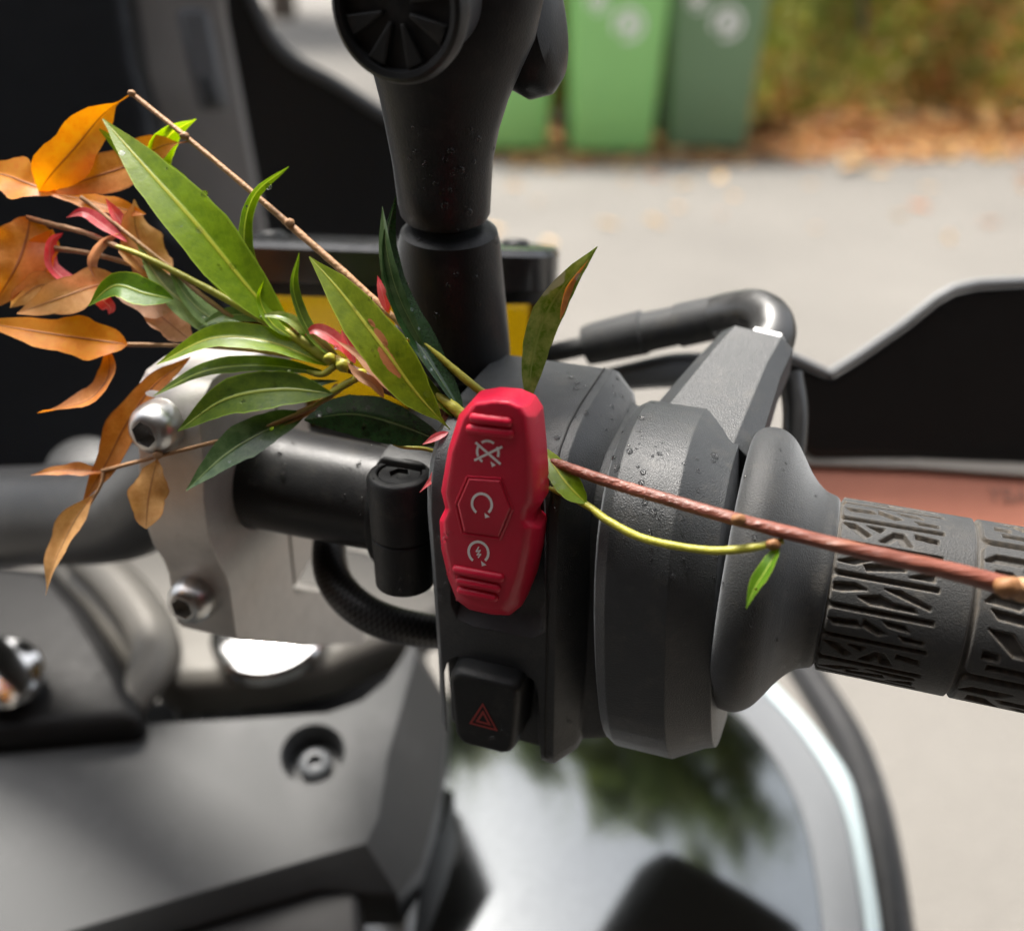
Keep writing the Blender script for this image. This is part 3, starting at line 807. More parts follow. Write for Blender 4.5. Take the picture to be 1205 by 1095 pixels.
tube('cable_elbow', [P(893, 418, 233), P(908, 398, 236), P(906, 378, 240), P(890, 367, 245), P(868, 368, 250), P(845, 373, 254)], .0054, M['elbow'], bike, 20, 40)
tube('cable_boot', [P(858, 370, 252), P(848, 373, 254), P(800, 383, 260), P(798, 383, 260), P(760, 391, 264), P(758, 391, 264), P(700, 404, 270), P(690, 407, 271), P(688, 407, 271), P(640, 418, 276)],
     [.0046, .0054, .0056, .0050, .0052, .0058, .0055, .0052, .0026, .0026], M['rubber'], bike, 24)
tube('clutch_cable', [P(850, 436, 262), P(790, 436, 268), P(700, 450, 278), P(640, 462, 285)], [.0045, .0045, .003, .003], M['trim_grey'], bike, 16, 24)
tube('cable_outlet_pipe', [P(930, 440, 240), P(936, 490, 238), P(930, 560, 236)], .003, M['elbow'], bike, 14, 20)

# ---- grip collar and grip
col_prof = [(99.0, 22), (99.2, 26.2), (100.4, 28.0), (102.4, 28.7), (104.8, 28.5), (107.2, 27.0), (109.2, 24.4), (111, 21.6), (112.8, 19.4), (114.8, 17.8), (117.2, 16.9), (117.8, 15)]
pts = []
cp = crom([Vector((s, r, 0)) for s, r in col_prof], 60)
lathe('grip_collar', BO, BA, [(q.x * .001, q.y * .001) for q in cp], M['rubber'], bike, 96, 60)
# grip: raised rubber tread computed as a height field around the tube
GS0, GS1, GRAD = 117.0, 186.0, 16.4
ns, npj = 340, 500
sg = np.linspace(GS0, GS1, ns); ph = np.arange(npj) * 2 * math.pi / npj
Sg, Ph = np.meshgrid(sg, ph, indexing='ij')
U = Sg - GS0; Wd = Ph * GRAD                        # unrolled millimetres
CIRC = 2 * math.pi * GRAD
def sd_poly(px, py, poly):
    poly = np.asarray(poly, float); d = np.full(px.shape, 1e9); s = np.ones(px.shape)
    n = len(poly)
    for i in range(n):
        a = poly[i]; b_ = poly[i - 1]
        ex, ey = b_ - a; wx, wy = px - a[0], py - a[1]
        t = np.clip((wx * ex + wy * ey) / (ex * ex + ey * ey), 0, 1)
        d = np.minimum(d, (wx - ex * t) ** 2 + (wy - ey * t) ** 2)
        c1 = py >= a[1]; c2 = py < b_[1]; c3 = ex * wy > ey * wx
        fl = (c1 & c2 & c3) | (~c1 & ~c2 & ~c3)
        s = np.where(fl, -s, s)
    return s * np.sqrt(d)
def rbox(px, py, x0, x1, y0, y1, r):
    qx = np.abs(px - (x0 + x1) / 2) - (x1 - x0) / 2 + r; qy = np.abs(py - (y0 + y1) / 2) - (y1 - y0) / 2 + r
    return np.hypot(np.maximum(qx, 0), np.maximum(qy, 0)) + np.minimum(np.maximum(qx, qy), 0) - r
land = np.full(U.shape, 1e9); cutf = np.full(U.shape, 1e9)
def stroke(x0, y0, x1, y1, w, end=None):
    """a slanted slot: parallelogram from (x0,y0) to (x1,y1)"""
    return [(x0, y0 - w / 2), (x1, y1 - w / 2), (x1 + (end or 0), y1 + w / 2), (x0 + (end or 0), y0 + w / 2)]
RUNES = [
 [stroke(1.5, 3.6, 7, 3.1, 1.5, 1.2), [(8.4, 1.6), (13.2, 4.4), (11.6, 5.2), (8.2, 3.4)], [(12.0, 1.2), (16.2, 1.4), (17.4, 2.8), (13.2, 2.4)], [(15.5, 4.2), (20.3, 4.6), (20.3, 5.6), (16.5, 5.5)]],
 [[(1.4, 2.0), (5.6, 1.4), (8.0, 2.4), (3.2, 3.8), (1.4, 3.8)], [(6.4, 4.4), (10.6, 3.2), (13.4, 4.6), (17.2, 4.8), (18.0, 5.8), (9.0, 5.8)], [(11.2, 1.4), (14.4, 1.2), (20.3, 3.8), (20.3, 4.6), (15.0, 2.9)]],
 [[(1.4, 4.6), (6.0, 2.4), (9.4, 2.2), (5.0, 4.8)], stroke(6.6, 5.2, 14.2, 3.6, 1.4, .6), [(10.8, 1.2), (20.3, 1.2), (20.3, 2.2), (16.5, 2.6)], [(15.4, 5.6), (20.3, 3.4), (20.3, 5.7)]],
 [[(1.4, 1.4), (4.0, 1.4), (7.2, 4.2), (6.0, 5.4)], [(6.2, 1.3), (9.8, 1.3), (9.0, 2.8)], [(9.0, 5.6), (11.6, 2.2), (13.6, 2.2), (15.4, 5.6), (13.2, 5.6), (12.4, 3.8), (11.0, 5.6)], stroke(15.8, 2.2, 20.3, 2.8, 1.3)],
]
rows = 18; pitch = CIRC / rows
for k in range(rows):
    y0 = k * pitch
    Y = (Wd - y0 + CIRC / 2) % CIRC - CIRC / 2
    land = np.minimum(land, rbox(U, Y, 1.0, 19.6, .38, pitch - .38, .8))
    for poly in RUNES[(k * 3) % 4]:
        q = [(x * .89, .38 + y * (pitch - .76) / 7.0) for x, y in poly]
        cutf = np.minimum(cutf, sd_poly(U, Y, q))
land = np.minimum(land, rbox(U, Wd, 19.0, 24.6, -1e3, 1e3, .2))      # plain belt
prow = 4; pp = CIRC / prow
BIG = [stroke(2.2, 3.2, 9, 3.2, 1.6, -2), stroke(12, 2.6, 24, 3.4, 1.5, 1), [(2.2, 5.6), (5.0, 5.6), (8.2, 9.6), (2.2, 8.2)], stroke(6.8, 5.8, 13.5, 6.0, 1.5, 1.2), stroke(2.2, 10.6, 8, 11.2, 1.5, -1.2), stroke(15.0, 6.2, 25, 7.4, 1.5, 1.4),
       stroke(10.0, 8.6, 16.5, 9.0, 1.5, 1.4), stroke(2.2, 13.2, 10.5, 13.8, 1.5, 1.3), stroke(11.6, 11.0, 17.6, 11.6, 1.5, -1.3), stroke(19.4, 9.6, 27, 10.6, 1.5, 1.2), [(2.2, 15.8), (6.4, 16.0), (9.8, 20.0), (7.0, 20.0), (4.0, 17.4)], stroke(12.6, 13.8, 20.5, 14.4, 1.5, 1.3),
       stroke(9.4, 16.4, 15.5, 16.8, 1.5, 1.3), stroke(2.2, 20.6, 5.0, 20.8, 1.5), stroke(11.6, 19.2, 18.6, 19.8, 1.5, -1.2), stroke(18.2, 16.8, 26, 17.4, 1.5, 1.2), stroke(21, 13, 28, 13.4, 1.4, 1), stroke(20.4, 20.2, 28, 20.6, 1.5, 1.2), stroke(3.4, 22.9, 14, 23.1, 1.1), stroke(16.4, 22.6, 27, 22.9, 1.2)]
for k in range(prow):
    y0 = k * pp + 3.0
    Y = (Wd - y0 + CIRC / 2) % CIRC - CIRC / 2
    Y = np.where(Y < -.0, Y, Y)
    land = np.minimum(land, rbox(U, Y, 25.6, 68.0, .6, pp - .6, 1.4))
    for poly, off in [(p_, o_) for o_ in (0, 27.5) for p_ in BIG]:
        q = [((x + 25.6 + off), (y * (pp - 1.6) / 24.4 + .4)) for x, y in poly]
        cutf = np.minimum(cutf, sd_poly(U, Y, q))
hgt = np.clip(.5 - land / .36, 0, 1) * np.clip(.5 + cutf / .36, 0, 1)
hgt = hgt * hgt * (3 - 2 * hgt)
rad = GRAD - .25 + hgt * 1.0
rad += rng.normal(size=rad.shape) * .012
axv, aww, aa = np.array(BV), np.array(BW), np.array(BA)
Vg = np.array(BO) + (aa[None, None, :] * Sg[..., None] + (axv * np.cos(Ph)[..., None] + aww * np.sin(Ph)[..., None]) * rad[..., None]) * .001
i0, j0 = np.meshgrid(np.arange(ns - 1), np.arange(npj), indexing='ij')
j1 = (j0 + 1) % npj
Fg = np.stack([i0 * npj + j0, i0 * npj + j1, (i0 + 1) * npj + j1, (i0 + 1) * npj + j0], -1).reshape(-1, 4)
me = bpy.data.meshes.new('grip'); me.from_pydata(Vg.reshape(-1, 3).tolist(), [], Fg.tolist())
_e = np.clip(np.abs(np.gradient(hgt, axis=0)) + np.abs(np.gradient(hgt, axis=1)), 0, 1)
_d = np.clip(.9 * _e * (.4 + .6 * np.sin(Sg * 1.7 + 3 * np.sin(Ph * 5)) ** 2) + .18 * (1 - hgt) + .05 * rng.random(hgt.shape), 0, .8)
_at = me.attributes.new('dirt', 'FLOAT', 'POINT'); _at.data.foreach_set('value', _d.astype(np.float32).ravel())
grip = link('grip', me, M['grip'], bike, 0); me.shade_smooth(); grip['label'] = 'black rubber grip with raised angular tread'
lathe('grip_end', BO, BA, [(.186, .0168), (.228, .0166), (.232, .018), (.246, .018), (.25, .014)], M['rubber'], bike, 48)

# ---- brake fluid reservoir
rc0 = P(446, 312, 262)
rx = Vector((1, -.06, -.02)).normalized(); rz_ = Vector((0, .25, 1)).normalized(); ry = rz_.cross(rx).normalized()
def rrect(c, w, d, r, n=6):
    out = []
    for cx, cy, a0 in ((w / 2 - r, d / 2 - r, 0), (-w / 2 + r, d / 2 - r, 90), (-w / 2 + r, -d / 2 + r, 180), (w / 2 - r, -d / 2 + r, 270)):
        for k in range(n):
            a = R(a0 + k * 90 / (n - 1)); out.append(c + rx * (cx + r * math.cos(a)) + ry * (cy + r * math.sin(a)))
    return out
def RL(z, w, d, r=.014): return rrect(rc0 + ry * .022 + rz_ * (z * .001), w * .001, d * .001, r)
v, f = loft([RL(-5.5, 88, 50), RL(-5, 91.5, 53), RL(3.5, 92, 54), RL(5.2, 90, 52), RL(5.6, 84, 46)])
lid = mk('reservoir_lid', v, f, M['lid'], bike, 30)
v, f = loft([RL(-8.5, 84, 46), RL(-8.5, 87, 48), RL(-5.6, 87, 48)]); mk('reservoir_seal', v, f, M['plastic2'], bike, 30)
v, f = loft([RL(-44, 80, 38), RL(-42, 84, 42), RL(-8.6, 86, 45)]); resv = mk('reservoir', v, f, M['clear'], bike, 35); resv['label'] = 'clear reservoir of yellow brake fluid under a black lid'
v, f = loft([RL(-43, 77, 36), RL(-41.5, 81, 39), RL(-10.5, 83, 41)]); mk('brake_fluid', v, f, M['fluid'], resv, 35)
for sx in (-1, 1):
    v, f = bolt_vf(rc0 + ry * .022 + rx * (.034 * sx) + rz_ * .0056, rz_, .004, .0016); mk('lid_screw', v, f, M['plastic2'], lid)
v, f = loft([RL(-50, 50, 26), RL(-44.2, 66, 32)]); mk('reservoir_foot', v, f, M['plastic'], bike, 30)
tube('reservoir_bracket', [rc0 + ry * .022 - rz_ * .048, P(520, 500, 262), B(40, 14, 6)], .006, M['plastic'], bike, 16, 16)

# ---- mirror / mount arm
m0 = P(533, 425, 228); m1 = P(522, 60, 190)
max_ = (m1 - m0).normalized()
def mz(py):       # height along the arm whose axis shows at that row of the photograph
    n = ray(522, py).cross(CR).normalized()
    return (CAM - m0).dot(n) / max_.dot(n)
def mr_(px, py): return px / 2 * depth(m0 + max_ * mz(py)) / FPX
arm_prof = [(mz(452), mr_(78, 452)), (mz(424), mr_(78, 424)), (mz(423), mr_(124, 420)), (mz(417), mr_(135, 415)), (mz(408), mr_(135, 408)), (mz(340), mr_(127, 340)), (mz(285), mr_(120, 285)), (mz(272), mr_(114, 272)), (mz(266), mr_(98, 266)), (mz(264), mr_(74, 264))]
lathe('mirror_base', m0, max_, arm_prof, M['plastic2'], bike, 56, 30)
stem = [(mz(270), mr_(72, 266)), (mz(255), mr_(74, 255)), (mz(254.5), mr_(98, 253)), (mz(250), mr_(105, 250)), (mz(240), mr_(108, 240)), (mz(190), mr_(116, 190))]
rings = []
arm_rows = [(262, 525, 72, 72), (256, 525, 74, 74), (255, 525, 98, 98), (249, 524, 106, 106), (238, 523, 109, 109), (190, 521, 118, 114), (150, 521, 134, 118), (115, 523, 152, 124), (80, 526, 176, 132), (45, 530, 200, 140), (0, 533, 214, 140), (-60, 535, 205, 130), (-100, 535, 150, 90)]
cz = max_; cxv = CR.copy(); cyv = cz.cross(cxv).normalized()
for py, pxc, wx, wy in arm_rows:
    zc = mz(py); c = m0 + max_ * zc; dd = depth(c)
    c = c + CR * ((pxc - (CX + FPX * (c - CAM).dot(CR) / dd)) * dd / FPX)
    rings.append([c + cxv * (math.cos(a) * wx / 2 * dd / FPX) + cyv * (math.sin(a) * wy / 2 * dd / FPX) for a in [2 * math.pi * i / 48 for i in range(48)]])
v, f = loft(rings); arm = mk('mirror_arm', v, f, M['plastic2'], bike, 40)
kc = P(467, 8, 166); kn = (-(ray(467, 8)).normalized() + CR * -.5 - CU * .1).normalized()
ku = (CU - kn * CU.dot(kn)).normalized(); kw = kn.cross(ku)
K = .00088
kn_o = lathe('joint_cap', kc, kn, [(-24 * K, 9 * K), (-9 * K, 11 * K), (-3 * K, 13.4 * K), (-1.0 * K, 13.8 * K), (.9 * K, 13.2 * K), (1.5 * K, 12.4 * K), (1.2 * K, 11.4 * K), (-.5 * K, 10.9 * K), (-.6 * K, 5 * K), (-.2 * K, 1 * K)], M['plastic2'], bike, 64, 35)
for i in range(8):
    a = 2 * math.pi * i / 8 + .2
    d = ku * math.cos(a) + kw * math.sin(a); e = kn.cross(d)
    pl_ = [kc + d * (3.0 * K) - e * (.5 * K), kc + d * (10.6 * K) - e * (2.6 * K), kc + d * (10.8 * K), kc + d * (10.6 * K) + e * (1.3 * K), kc + d * (3.0 * K) + e * (.2 * K)]
    slab('cap_rib', [p - kn * (.9 * K) for p in pl_], kn * (1.5 * K), M['plastic'], kn_o, .0002)
# the clamping lobe on the other side of the joint
lc = P(622, 30, 196); ln = (CR * .8 + BV * -.35 + Vector((0, 0, .25))).normalized()
lobe = []
for h, wx, wy in ((-8, 3.5, 8), (-6, 6, 12), (-2, 8, 15), (3, 8, 15.2), (5.5, 7, 13), (6.6, 4, 9)):
    u1 = (Vector((0, 0, 1)) - ln * ln.z).normalized(); u1 = (u1 + CR * .12).normalized(); u2 = ln.cross(u1)
    lobe.append([lc + ln * h * K + u1 * math.sin(a) * wy * K + u2 * math.cos(a) * wx * K * 1.2 for a in [2 * math.pi * i / 40 for i in range(40)]])
v, f = loft(lobe); mk('joint_lobe', v, f, M['plastic2'], bike, 40)

# ---- hand guard on the right
hgd = Vector((.25, 1, -.1)).normalized() * .03
HG = [(912, 412), (950, 429), (976, 441), (1010, 420), (1062, 384), (1102, 352), (1122, 341), (1150, 335), (1250, 330), (1420, 345), (1470, 420), (1440, 566), (1205, 553), (1080, 543), (950, 541), (925, 500)]
hp = Vector((.10, -1, .14)).normalized(); h0 = P(1080, 450, 330)
guard = slab('hand_guard', [hit(x, y, h0, hp) for x, y in HG], (ray(1080, 450).normalized() + Vector((.1, 0, -.12))) * .1, M['guard'], bike, .0035, 35, 3)
tube('rim_highlight', [hit(x, y - 2, h0, hp) for x, y in HG[:10]], .0013, M['trim_grey'], bike, 12)  # pale tube stands in for the sky highlight along the guard's top edge
h1 = P(1080, 550, 338); hp_main = hp; hp = Vector((.05, -.72, .7)).normalized()
slab('guard_trim', [hit(x, y, h1, hp) for x, y in ((930, 538), (1080, 542), (1205, 551), (1440, 566), (1440, 576), (1205, 562), (1080, 553), (930, 548))], hgd * .4, M['pale'], bike, .0012)
gl = slab('lower_guard', [hit(x, y, h1 + hgd * .1, hp) for x, y in ((925, 545), (1080, 551), (1205, 560), (1440, 575), (1440, 720), (925, 690))], hgd * .5, M['redpanel'], bike, .0012)
def text_mesh(txt):
    cu = bpy.data.curves.new('lettering', 'FONT'); cu.body = txt; cu.size = 1
    ob = bpy.data.objects.new('lettering', cu); COL.objects.link(ob)
    me = bpy.data.meshes.new_from_object(ob.evaluated_get(bpy.context.evaluated_depsgraph_get()))
    bpy.data.objects.remove(ob)
    return me
_me = text_mesh('YBAH')
_o = hit(1162, 590, h1 + hgd * .1, hp) + hp * .0006
_ux = (hit(1262, 596, h1 + hgd * .1, hp) - hit(1162, 590, h1 + hgd * .1, hp)).normalized(); _uy = hp.cross(_ux)
for vv_ in _me.vertices: vv_.co = _o + (_ux * vv_.co.x + _uy * vv_.co.y) * .0075
link('lettering', _me, M['dim_print'], gl, 0)
gl['label'] = 'red brown lower panel of the hand guard'
# ---- windscreen side, display and bracket on the left, out of focus
def wall(name, pts, d0, mat, thick=.02, nrm=(0, -1, .2), bev=.002, seg=2):
    nn = Vector(nrm).normalized(); p0 = P(pts[0][0], pts[0][1], d0)
    return slab(name, [hit(x, y, p0, nn) for x, y in pts], -nn * thick, mat, bike, bev, 35, seg)
wall('instrument_display', [(-320, -160), (120, -160), (147, -10), (158, 70), (176, 130), (196, 260), (262, 300), (300, 440), (300, 560), (-320, 560)], 420, M['screen'], .03, (.1, -1, .35), .006, 3)
wall('screen_bracket', [(120, -120), (255, -120), (268, 20), (285, 110), (305, 220), (320, 300), (190, 300), (172, 130), (150, 20)], 452, M['bracket'], .012, (.3, -1, .2), .003)
wall('bracket_rib', [(206, 8), (246, 8), (262, 90), (272, 130), (236, 130), (222, 80)], 440, M['trim_grey'], .012, (.35, -1, .2), .003)
wall('slot_shade_slab', [(236, 88), (246, 92), (256, 122), (246, 126)], 438, M['screen'], .004, (.35, -1, .2), .001)  # dark slab in place of the shade inside a slot
DF = [(160, -90), (275, -90), (292, -20), (303, 10), (322, 48), (348, 74), (392, 98), (430, 122), (470, 150), (492, 200), (496, 330), (290, 330), (286, 190), (262, 50), (235, 0), (165, 10)]
wall('wind_deflector', DF, 470, M['screen'], .02, (.15, -1, .1), .003)
dfn = Vector((.15, -1, .1)).normalized(); dfp = P(160, -90, 470)
tube('deflector_edge', [hit(x, y, dfp, dfn) for x, y in ((270, -90), (290, -20), (302, 10), (321, 46), (348, 73), (392, 97), (430, 121), (476, 150))], .0032, M['trim_grey'], bike, 12, 40)

# smoked windscreen above the frame, mirrored in the tank
wr = []
for zz, yy, xl, xr in ((1.16, .56, -.50, -.04), (1.2, .54, -.53, .005), (1.27, .50, -.53, .02), (1.34, .455, -.50, .0), (1.39, .425, -.45, -.05), (1.41, .41, -.38, -.12)):
    wr.append([Vector((xl + (xr - xl) * t, yy + .05 * (1 - (2 * t - 1) ** 2), zz)) for t in np.linspace(0, 1, 17)])
V_ = [p for r_ in wr for p in r_]; n0 = len(V_); V_ = V_ + [p + Vector((0, .004, .003)) for p in V_]
F_ = []
for a_ in range(5):
    for b_ in range(16):
        q = (a_ * 17 + b_, a_ * 17 + b_ + 1, (a_ + 1) * 17 + b_ + 1, (a_ + 1) * 17 + b_)
        F_ += [q, tuple(i + n0 for i in q)]
bd = [b_ for b_ in range(17)] + [a_ * 17 + 16 for a_ in range(1, 6)] + [85 + b_ for b_ in range(15, -1, -1)] + [a_ * 17 for a_ in range(4, 0, -1)]
F_ += [(bd[i], bd[(i + 1) % len(bd)], bd[(i + 1) % len(bd)] + n0, bd[i] + n0) for i in range(len(bd))]
mk('windscreen', V_, F_, M['screen'], bike, 50)

# ---- top yoke, fork and steering head, out of focus below the bar
yn = Vector((0, -.25, 1)).normalized()
y0 = P(300, 720, 385)
def flat(name, pts, p0, nn, mat, thick, bev=.003, seg=3):
    return slab(name, [hit(x, y, p0, nn) for x, y in pts], -nn * thick, mat, bike, bev, 35, seg)
flat('top_yoke', [(40, 640), (260, 600), (430, 640), (540, 700), (520, 725), (440, 760), (390, 782), (320, 797), (200, 806), (140, 770)], y0, yn, M['yoke'], .022, .006)
tube('yoke_rib', [hit(x, y, y0 + yn * .004, yn) for x, y in ((96, 652), (140, 690), (178, 745), (176, 790), (150, 830))], [.008, .009, .009, .008, .006], M['yoke'], bike, 16, 30)
flat('yoke_cover', [(-160, 640), (62, 664), (100, 708), (150, 790), (168, 846), (-160, 880)], y0 + yn * .012, yn, M['guard'], .02, .006)
lathe('fork_cap', hit(316, 738, y0 + yn * .006, yn), yn, [(-.006, .0212), (-.0015, .0212), (0, .0198), (.0012, .013), (.0014, .004)], M['chrome'], bike, 48)
lathe('steering_nut', P(5, 790, 335), Vector((.5, -.5, 1)), [(-.02, .012), (0, .0125), (.002, .011), (.003, .006)], M['chrome'], bike, 32)
lathe('yoke_nut', P(96, 548, 330), Vector((0, -.4, 1)), [(-.02, .011), (0, .012), (.003, .010), (.004, .005)], M['plastic2'], bike, 32)
flat('gap_shade_slab', [(-160, 800), (40, 806), (150, 822), (240, 812), (330, 802), (392, 786), (432, 758), (450, 738), (500, 730), (505, 900), (-160, 930)], P(250, 840, 420), Vector((0, -.1, 1)).normalized(), M['guard'], .03, .005)  # black slab put in for the shadow gap under the yoke
for x, y in ((222, 834), (270, 830)):
    v, f = bolt_vf(P(x, y, 384), Vector((0, -.3, 1)), .005, .003); mk('trim_bolt', v, f, M['trim_grey'], bike)
# ---- grey tank panel with a sunk bolt
gp = P(250, 950, 330); gn = Vector((.05, -.38, 1)).normalized()
G = lambda x, y, k=0: hit(x, y, gp, gn) - gn * (k * .001)
main = [(-160, 905), (0, 879), (90, 862), (170, 851), (300, 844), (385, 838), (425, 824), (455, 800), (474, 772), (486, 750)]
ridge = [(-160, 1160), (0, 1122), (100, 1090), (190, 1063), (280, 1036), (360, 1012), (430, 992), (446, 960), (456, 890), (490, 770)]
outer = [(-160, 1230), (0, 1180), (110, 1112), (200, 1085), (290, 1058), (370, 1034), (466, 1034), (494, 990), (518, 900), (530, 790)]
odep = [8, 8, 8, 8, 8, 9, 14, 20, 24, 24]
V = [G(x, y) for x, y in main] + [G(x, y) for x, y in ridge] + [G(x, y, k) for (x, y), k in zip(outer, odep)] + [G(x, y, 45) for x, y in outer] + [G(x, y, 45) for x, y in main]
nn_ = len(main)
Fc = [(a * nn_ + i, a * nn_ + i + 1, b_ * nn_ + i + 1, b_ * nn_ + i) for a, b_ in ((0, 1), (1, 2), (2, 3), (3, 4), (4, 0)) for i in range(nn_ - 1)]
Fc += [tuple(a * nn_ for a in range(5)), tuple(a * nn_ + nn_ - 1 for a in range(5))]
panel = mk('tank_panel', V, Fc, M['grey_panel'], bike, 60)
hc = G(368, 886)
boolean_cut(panel, [lathe_vf(hc - gn * .010, gn, [(0, .0085), (.0095, .0105), (.014, .0118)], 40)])
bevel(panel, .006, 4, 18)
panel.data.set_sharp_from_angle(angle=R(60))
v, f = bolt_vf(hc - gn * .0098, gn, .0058, .004); mk('panel_bolt', v, f, M['trim_grey'], panel)
flat('lower_trim', [(110, 1112), (290, 1058), (400, 1024), (424, 1050), (430, 1180), (60, 1200)], gp - gn * .012, gn, M['guard'], .02, .003)
for x in (452, 470):
    pass
# ---- glossy tank side that mirrors the trees and the sky
tp = P(720, 960, 400); tn = Vector((.2, .03, 1)).normalized()
T_ = lambda x, y, k=0: hit(x, y, tp, tn) + tn * (k * .001)
edge = [(470, 1200), (486, 1110), (500, 1000), (512, 900), (530, 800), (610, 765), (720, 765), (800, 785), (850, 822), (890, 862), (925, 915), (948, 970), (962, 1040), (970, 1110), (975, 1200)]
cxy = T_(720, 980)
rings = []
for k in np.linspace(1, .04, 16):
    ring = []
    for x, y in edge:
        q = T_(x, y); d = (q - cxy) * k
        bul = .009 * (1 - k * k)
        ring.append(cxy + d + tn * bul)
    rings.append(ring)
skirt = [p - tn * .05 for p in rings[0]]
v, f = loft([skirt] + rings)
tank = mk('tank_side', v, f, M['gloss_black'], bike, 70); tank['label'] = 'glossy black tank side that mirrors trees and sky'
def ribbon(name, inner, outer_, up0, up1, mat):
    a = crom([T_(x, y, up0) for x, y in inner], 40); b_ = crom([T_(x, y, up1) for x, y in outer_], 40)
    V = a + b_ + [p - tn * .02 for p in b_] + [p - tn * .02 for p in a]
    Fc = [(r * 40 + i, r * 40 + i + 1, ((r + 1) % 4) * 40 + i + 1, ((r + 1) % 4) * 40 + i) for r in range(4) for i in range(39)]
    Fc += [(0, 40, 80, 120), (39, 79, 119, 159)]
    return bevel(mk(name, V, Fc, mat, bike, 50), .001, 2)
ribbon('tank_trim', [(790, 770), (850, 822), (890, 862), (925, 915), (948, 970), (962, 1040), (970, 1110), (975, 1200)], [(840, 765), (895, 820), (938, 868), (972, 920), (992, 970), (1006, 1040), (1014, 1110), (1018, 1200)], 1, 4, M['trim_grey'])
ribbon('tank_stripe', [(842, 765), (897, 820), (940, 868), (974, 920), (994, 970), (1008, 1040), (1016, 1110), (1020, 1200)], [(866, 765), (918, 818), (960, 866), (996, 916), (1012, 968), (1026, 1040), (1036, 1110), (1042, 1200)], 5, 3, M['stripe'])
tube('crash_bar', [hit(x, y, tp - tn * .03, tn) for x, y in ((880, 690), (928, 760), (962, 812), (1000, 876), (1024, 945), (1038, 1015), (1048, 1095), (1056, 1200))], .0095, M['bar'], bike, 20, 40)
# ---- the rest of the machine down to the ground
def hull(name, rows, mat):
    rings = []
    for (cx, cy, cz_, hx, hy) in rows:
        rings.append([Vector((cx + hx * math.copysign(abs(math.cos(a)) ** .6, math.cos(a)), cy + hy * math.copysign(abs(math.sin(a)) ** .6, math.sin(a)), cz_)) for a in [2 * math.pi * i / 32 for i in range(32)]])
    v, f = loft(rings); return mk(name, v, f, mat, bike, 50)
hull('fuel_tank', [(-.2, .1, .5, .14, .22), (-.2, .1, .62, .17, .26), (-.2, .12, .72, .185, .25), (-.2, .13, .79, .15, .2)], M['plastic2'])
hull('engine', [(-.2, .1, .22, .15, .25), (-.2, .1, .3, .19, .28), (-.2, .1, .5, .16, .26)], M['trim_grey'])
for sx in (-.31, -.09):
    tube('fork_leg', [(sx, .36, .93), (sx, .50, .62), (sx, .66, .31)], [.024, .026, .028], M['plastic2'], bike, 20, 12)
wc = Vector((-.2, .66, .31))
ang = [2 * math.pi * i / 48 for i in range(48)]
rings = [[wc + Vector((.05 * math.cos(b), (.26 + .048 * math.sin(b)) * math.cos(a), (.26 + .048 * math.sin(b)) * math.sin(a))) for b in [2 * math.pi * k / 14 for k in range(14)]] for a in ang + [0]]
v, f = loft(rings, False); wheel = mk('front_wheel', v, f, M['tyre'], bike, 60)
rings = [[wc + Vector((.032 * math.cos(b), (.212 + .012 * math.sin(b)) * math.cos(a), (.212 + .012 * math.sin(b)) * math.sin(a))) for b in [2 * math.pi * k / 8 for k in range(8)]] for a in ang + [0]]
v, f = loft(rings, False); mk('rim', v, f, M['trim_grey'], wheel, 60)
lathe('hub', wc - Vector((.14, 0, 0)), Vector((1, 0, 0)), [(0, .012), (.09, .012), (.095, .03), (.185, .03), (.19, .012), (.28, .012)], M['trim_grey'], wheel, 24)
for i in range(10):
    a = 2 * math.pi * i / 10; d = Vector((0, math.cos(a), math.sin(a)))
    tube('spoke', [wc + d * .025, wc + d * .212], .007, M['trim_grey'], wheel, 8)
rw = Vector((-.2, -.78, .31))
rings = [[rw + Vector((.07 * math.cos(b), (.25 + .055 * math.sin(b)) * math.cos(a), (.25 + .055 * math.sin(b)) * math.sin(a))) for b in [2 * math.pi * k / 14 for k in range(14)]] for a in ang + [0]]
v, f = loft(rings, False); rwh = mk('rear_wheel', v, f, M['tyre'], bike, 60)
lathe('rim', rw - Vector((.05, 0, 0)), Vector((1, 0, 0)), [(0, .02), (0, .2), (.1, .2), (.1, .02)], M['trim_grey'], rwh, 32)
tube('swing_arm', [(-.3, -.1, .35), (-.3, -.78, .31), (-.1, -.78, .31), (-.1, -.1, .35)], .025, M['trim_grey'], bike, 12)
hull('seat', [(-.2, -.45, .6, .1, .32), (-.2, -.45, .72, .13, .36), (-.2, -.45, .77, .11, .34)], M['rubber'])

# ================================================================== the leafy twig
twig = empty('leafy_twig', P(1180, 695, 166))
tag(twig, 'broken leafy twig with green and dry orange leaves tucked behind the red switch', 'twig')
def stem(name, pts, wpx, mat, n=12, samples=40, wob=.12):
    pts3 = [P(*p) for p in pts]
    dmean = [p[2] for p in pts]
    if isinstance(wpx, (int, float)): wpx = [wpx] * 2
    dd = sum(dmean) / len(dmean)
    return tube(name, pts3, [w / 2 * dd * .001 / FPX for w in wpx], mat, twig, n, samples, wob, 60)
def bud(x, y, d, r, mat=None, name='bud', st=(1.3, 1, 1)):
    c = P(x, y, d); rr = r * d * .001 / FPX
    rings = []
    for i in range(1, 8):
        t = math.pi * i / 8
        rings.append([c + CR * (math.cos(t) * rr * st[0]) + (CU * math.cos(a) + CF * math.sin(a)) * (math.sin(t) * rr * st[1] * (1 + .15 * math.sin(3 * a + i))) for a in [2 * math.pi * k / 12 for k in range(12)]])
    v, f = loft(rings)
    return mk(name, v, f, mat or M['node'], twig, 70)
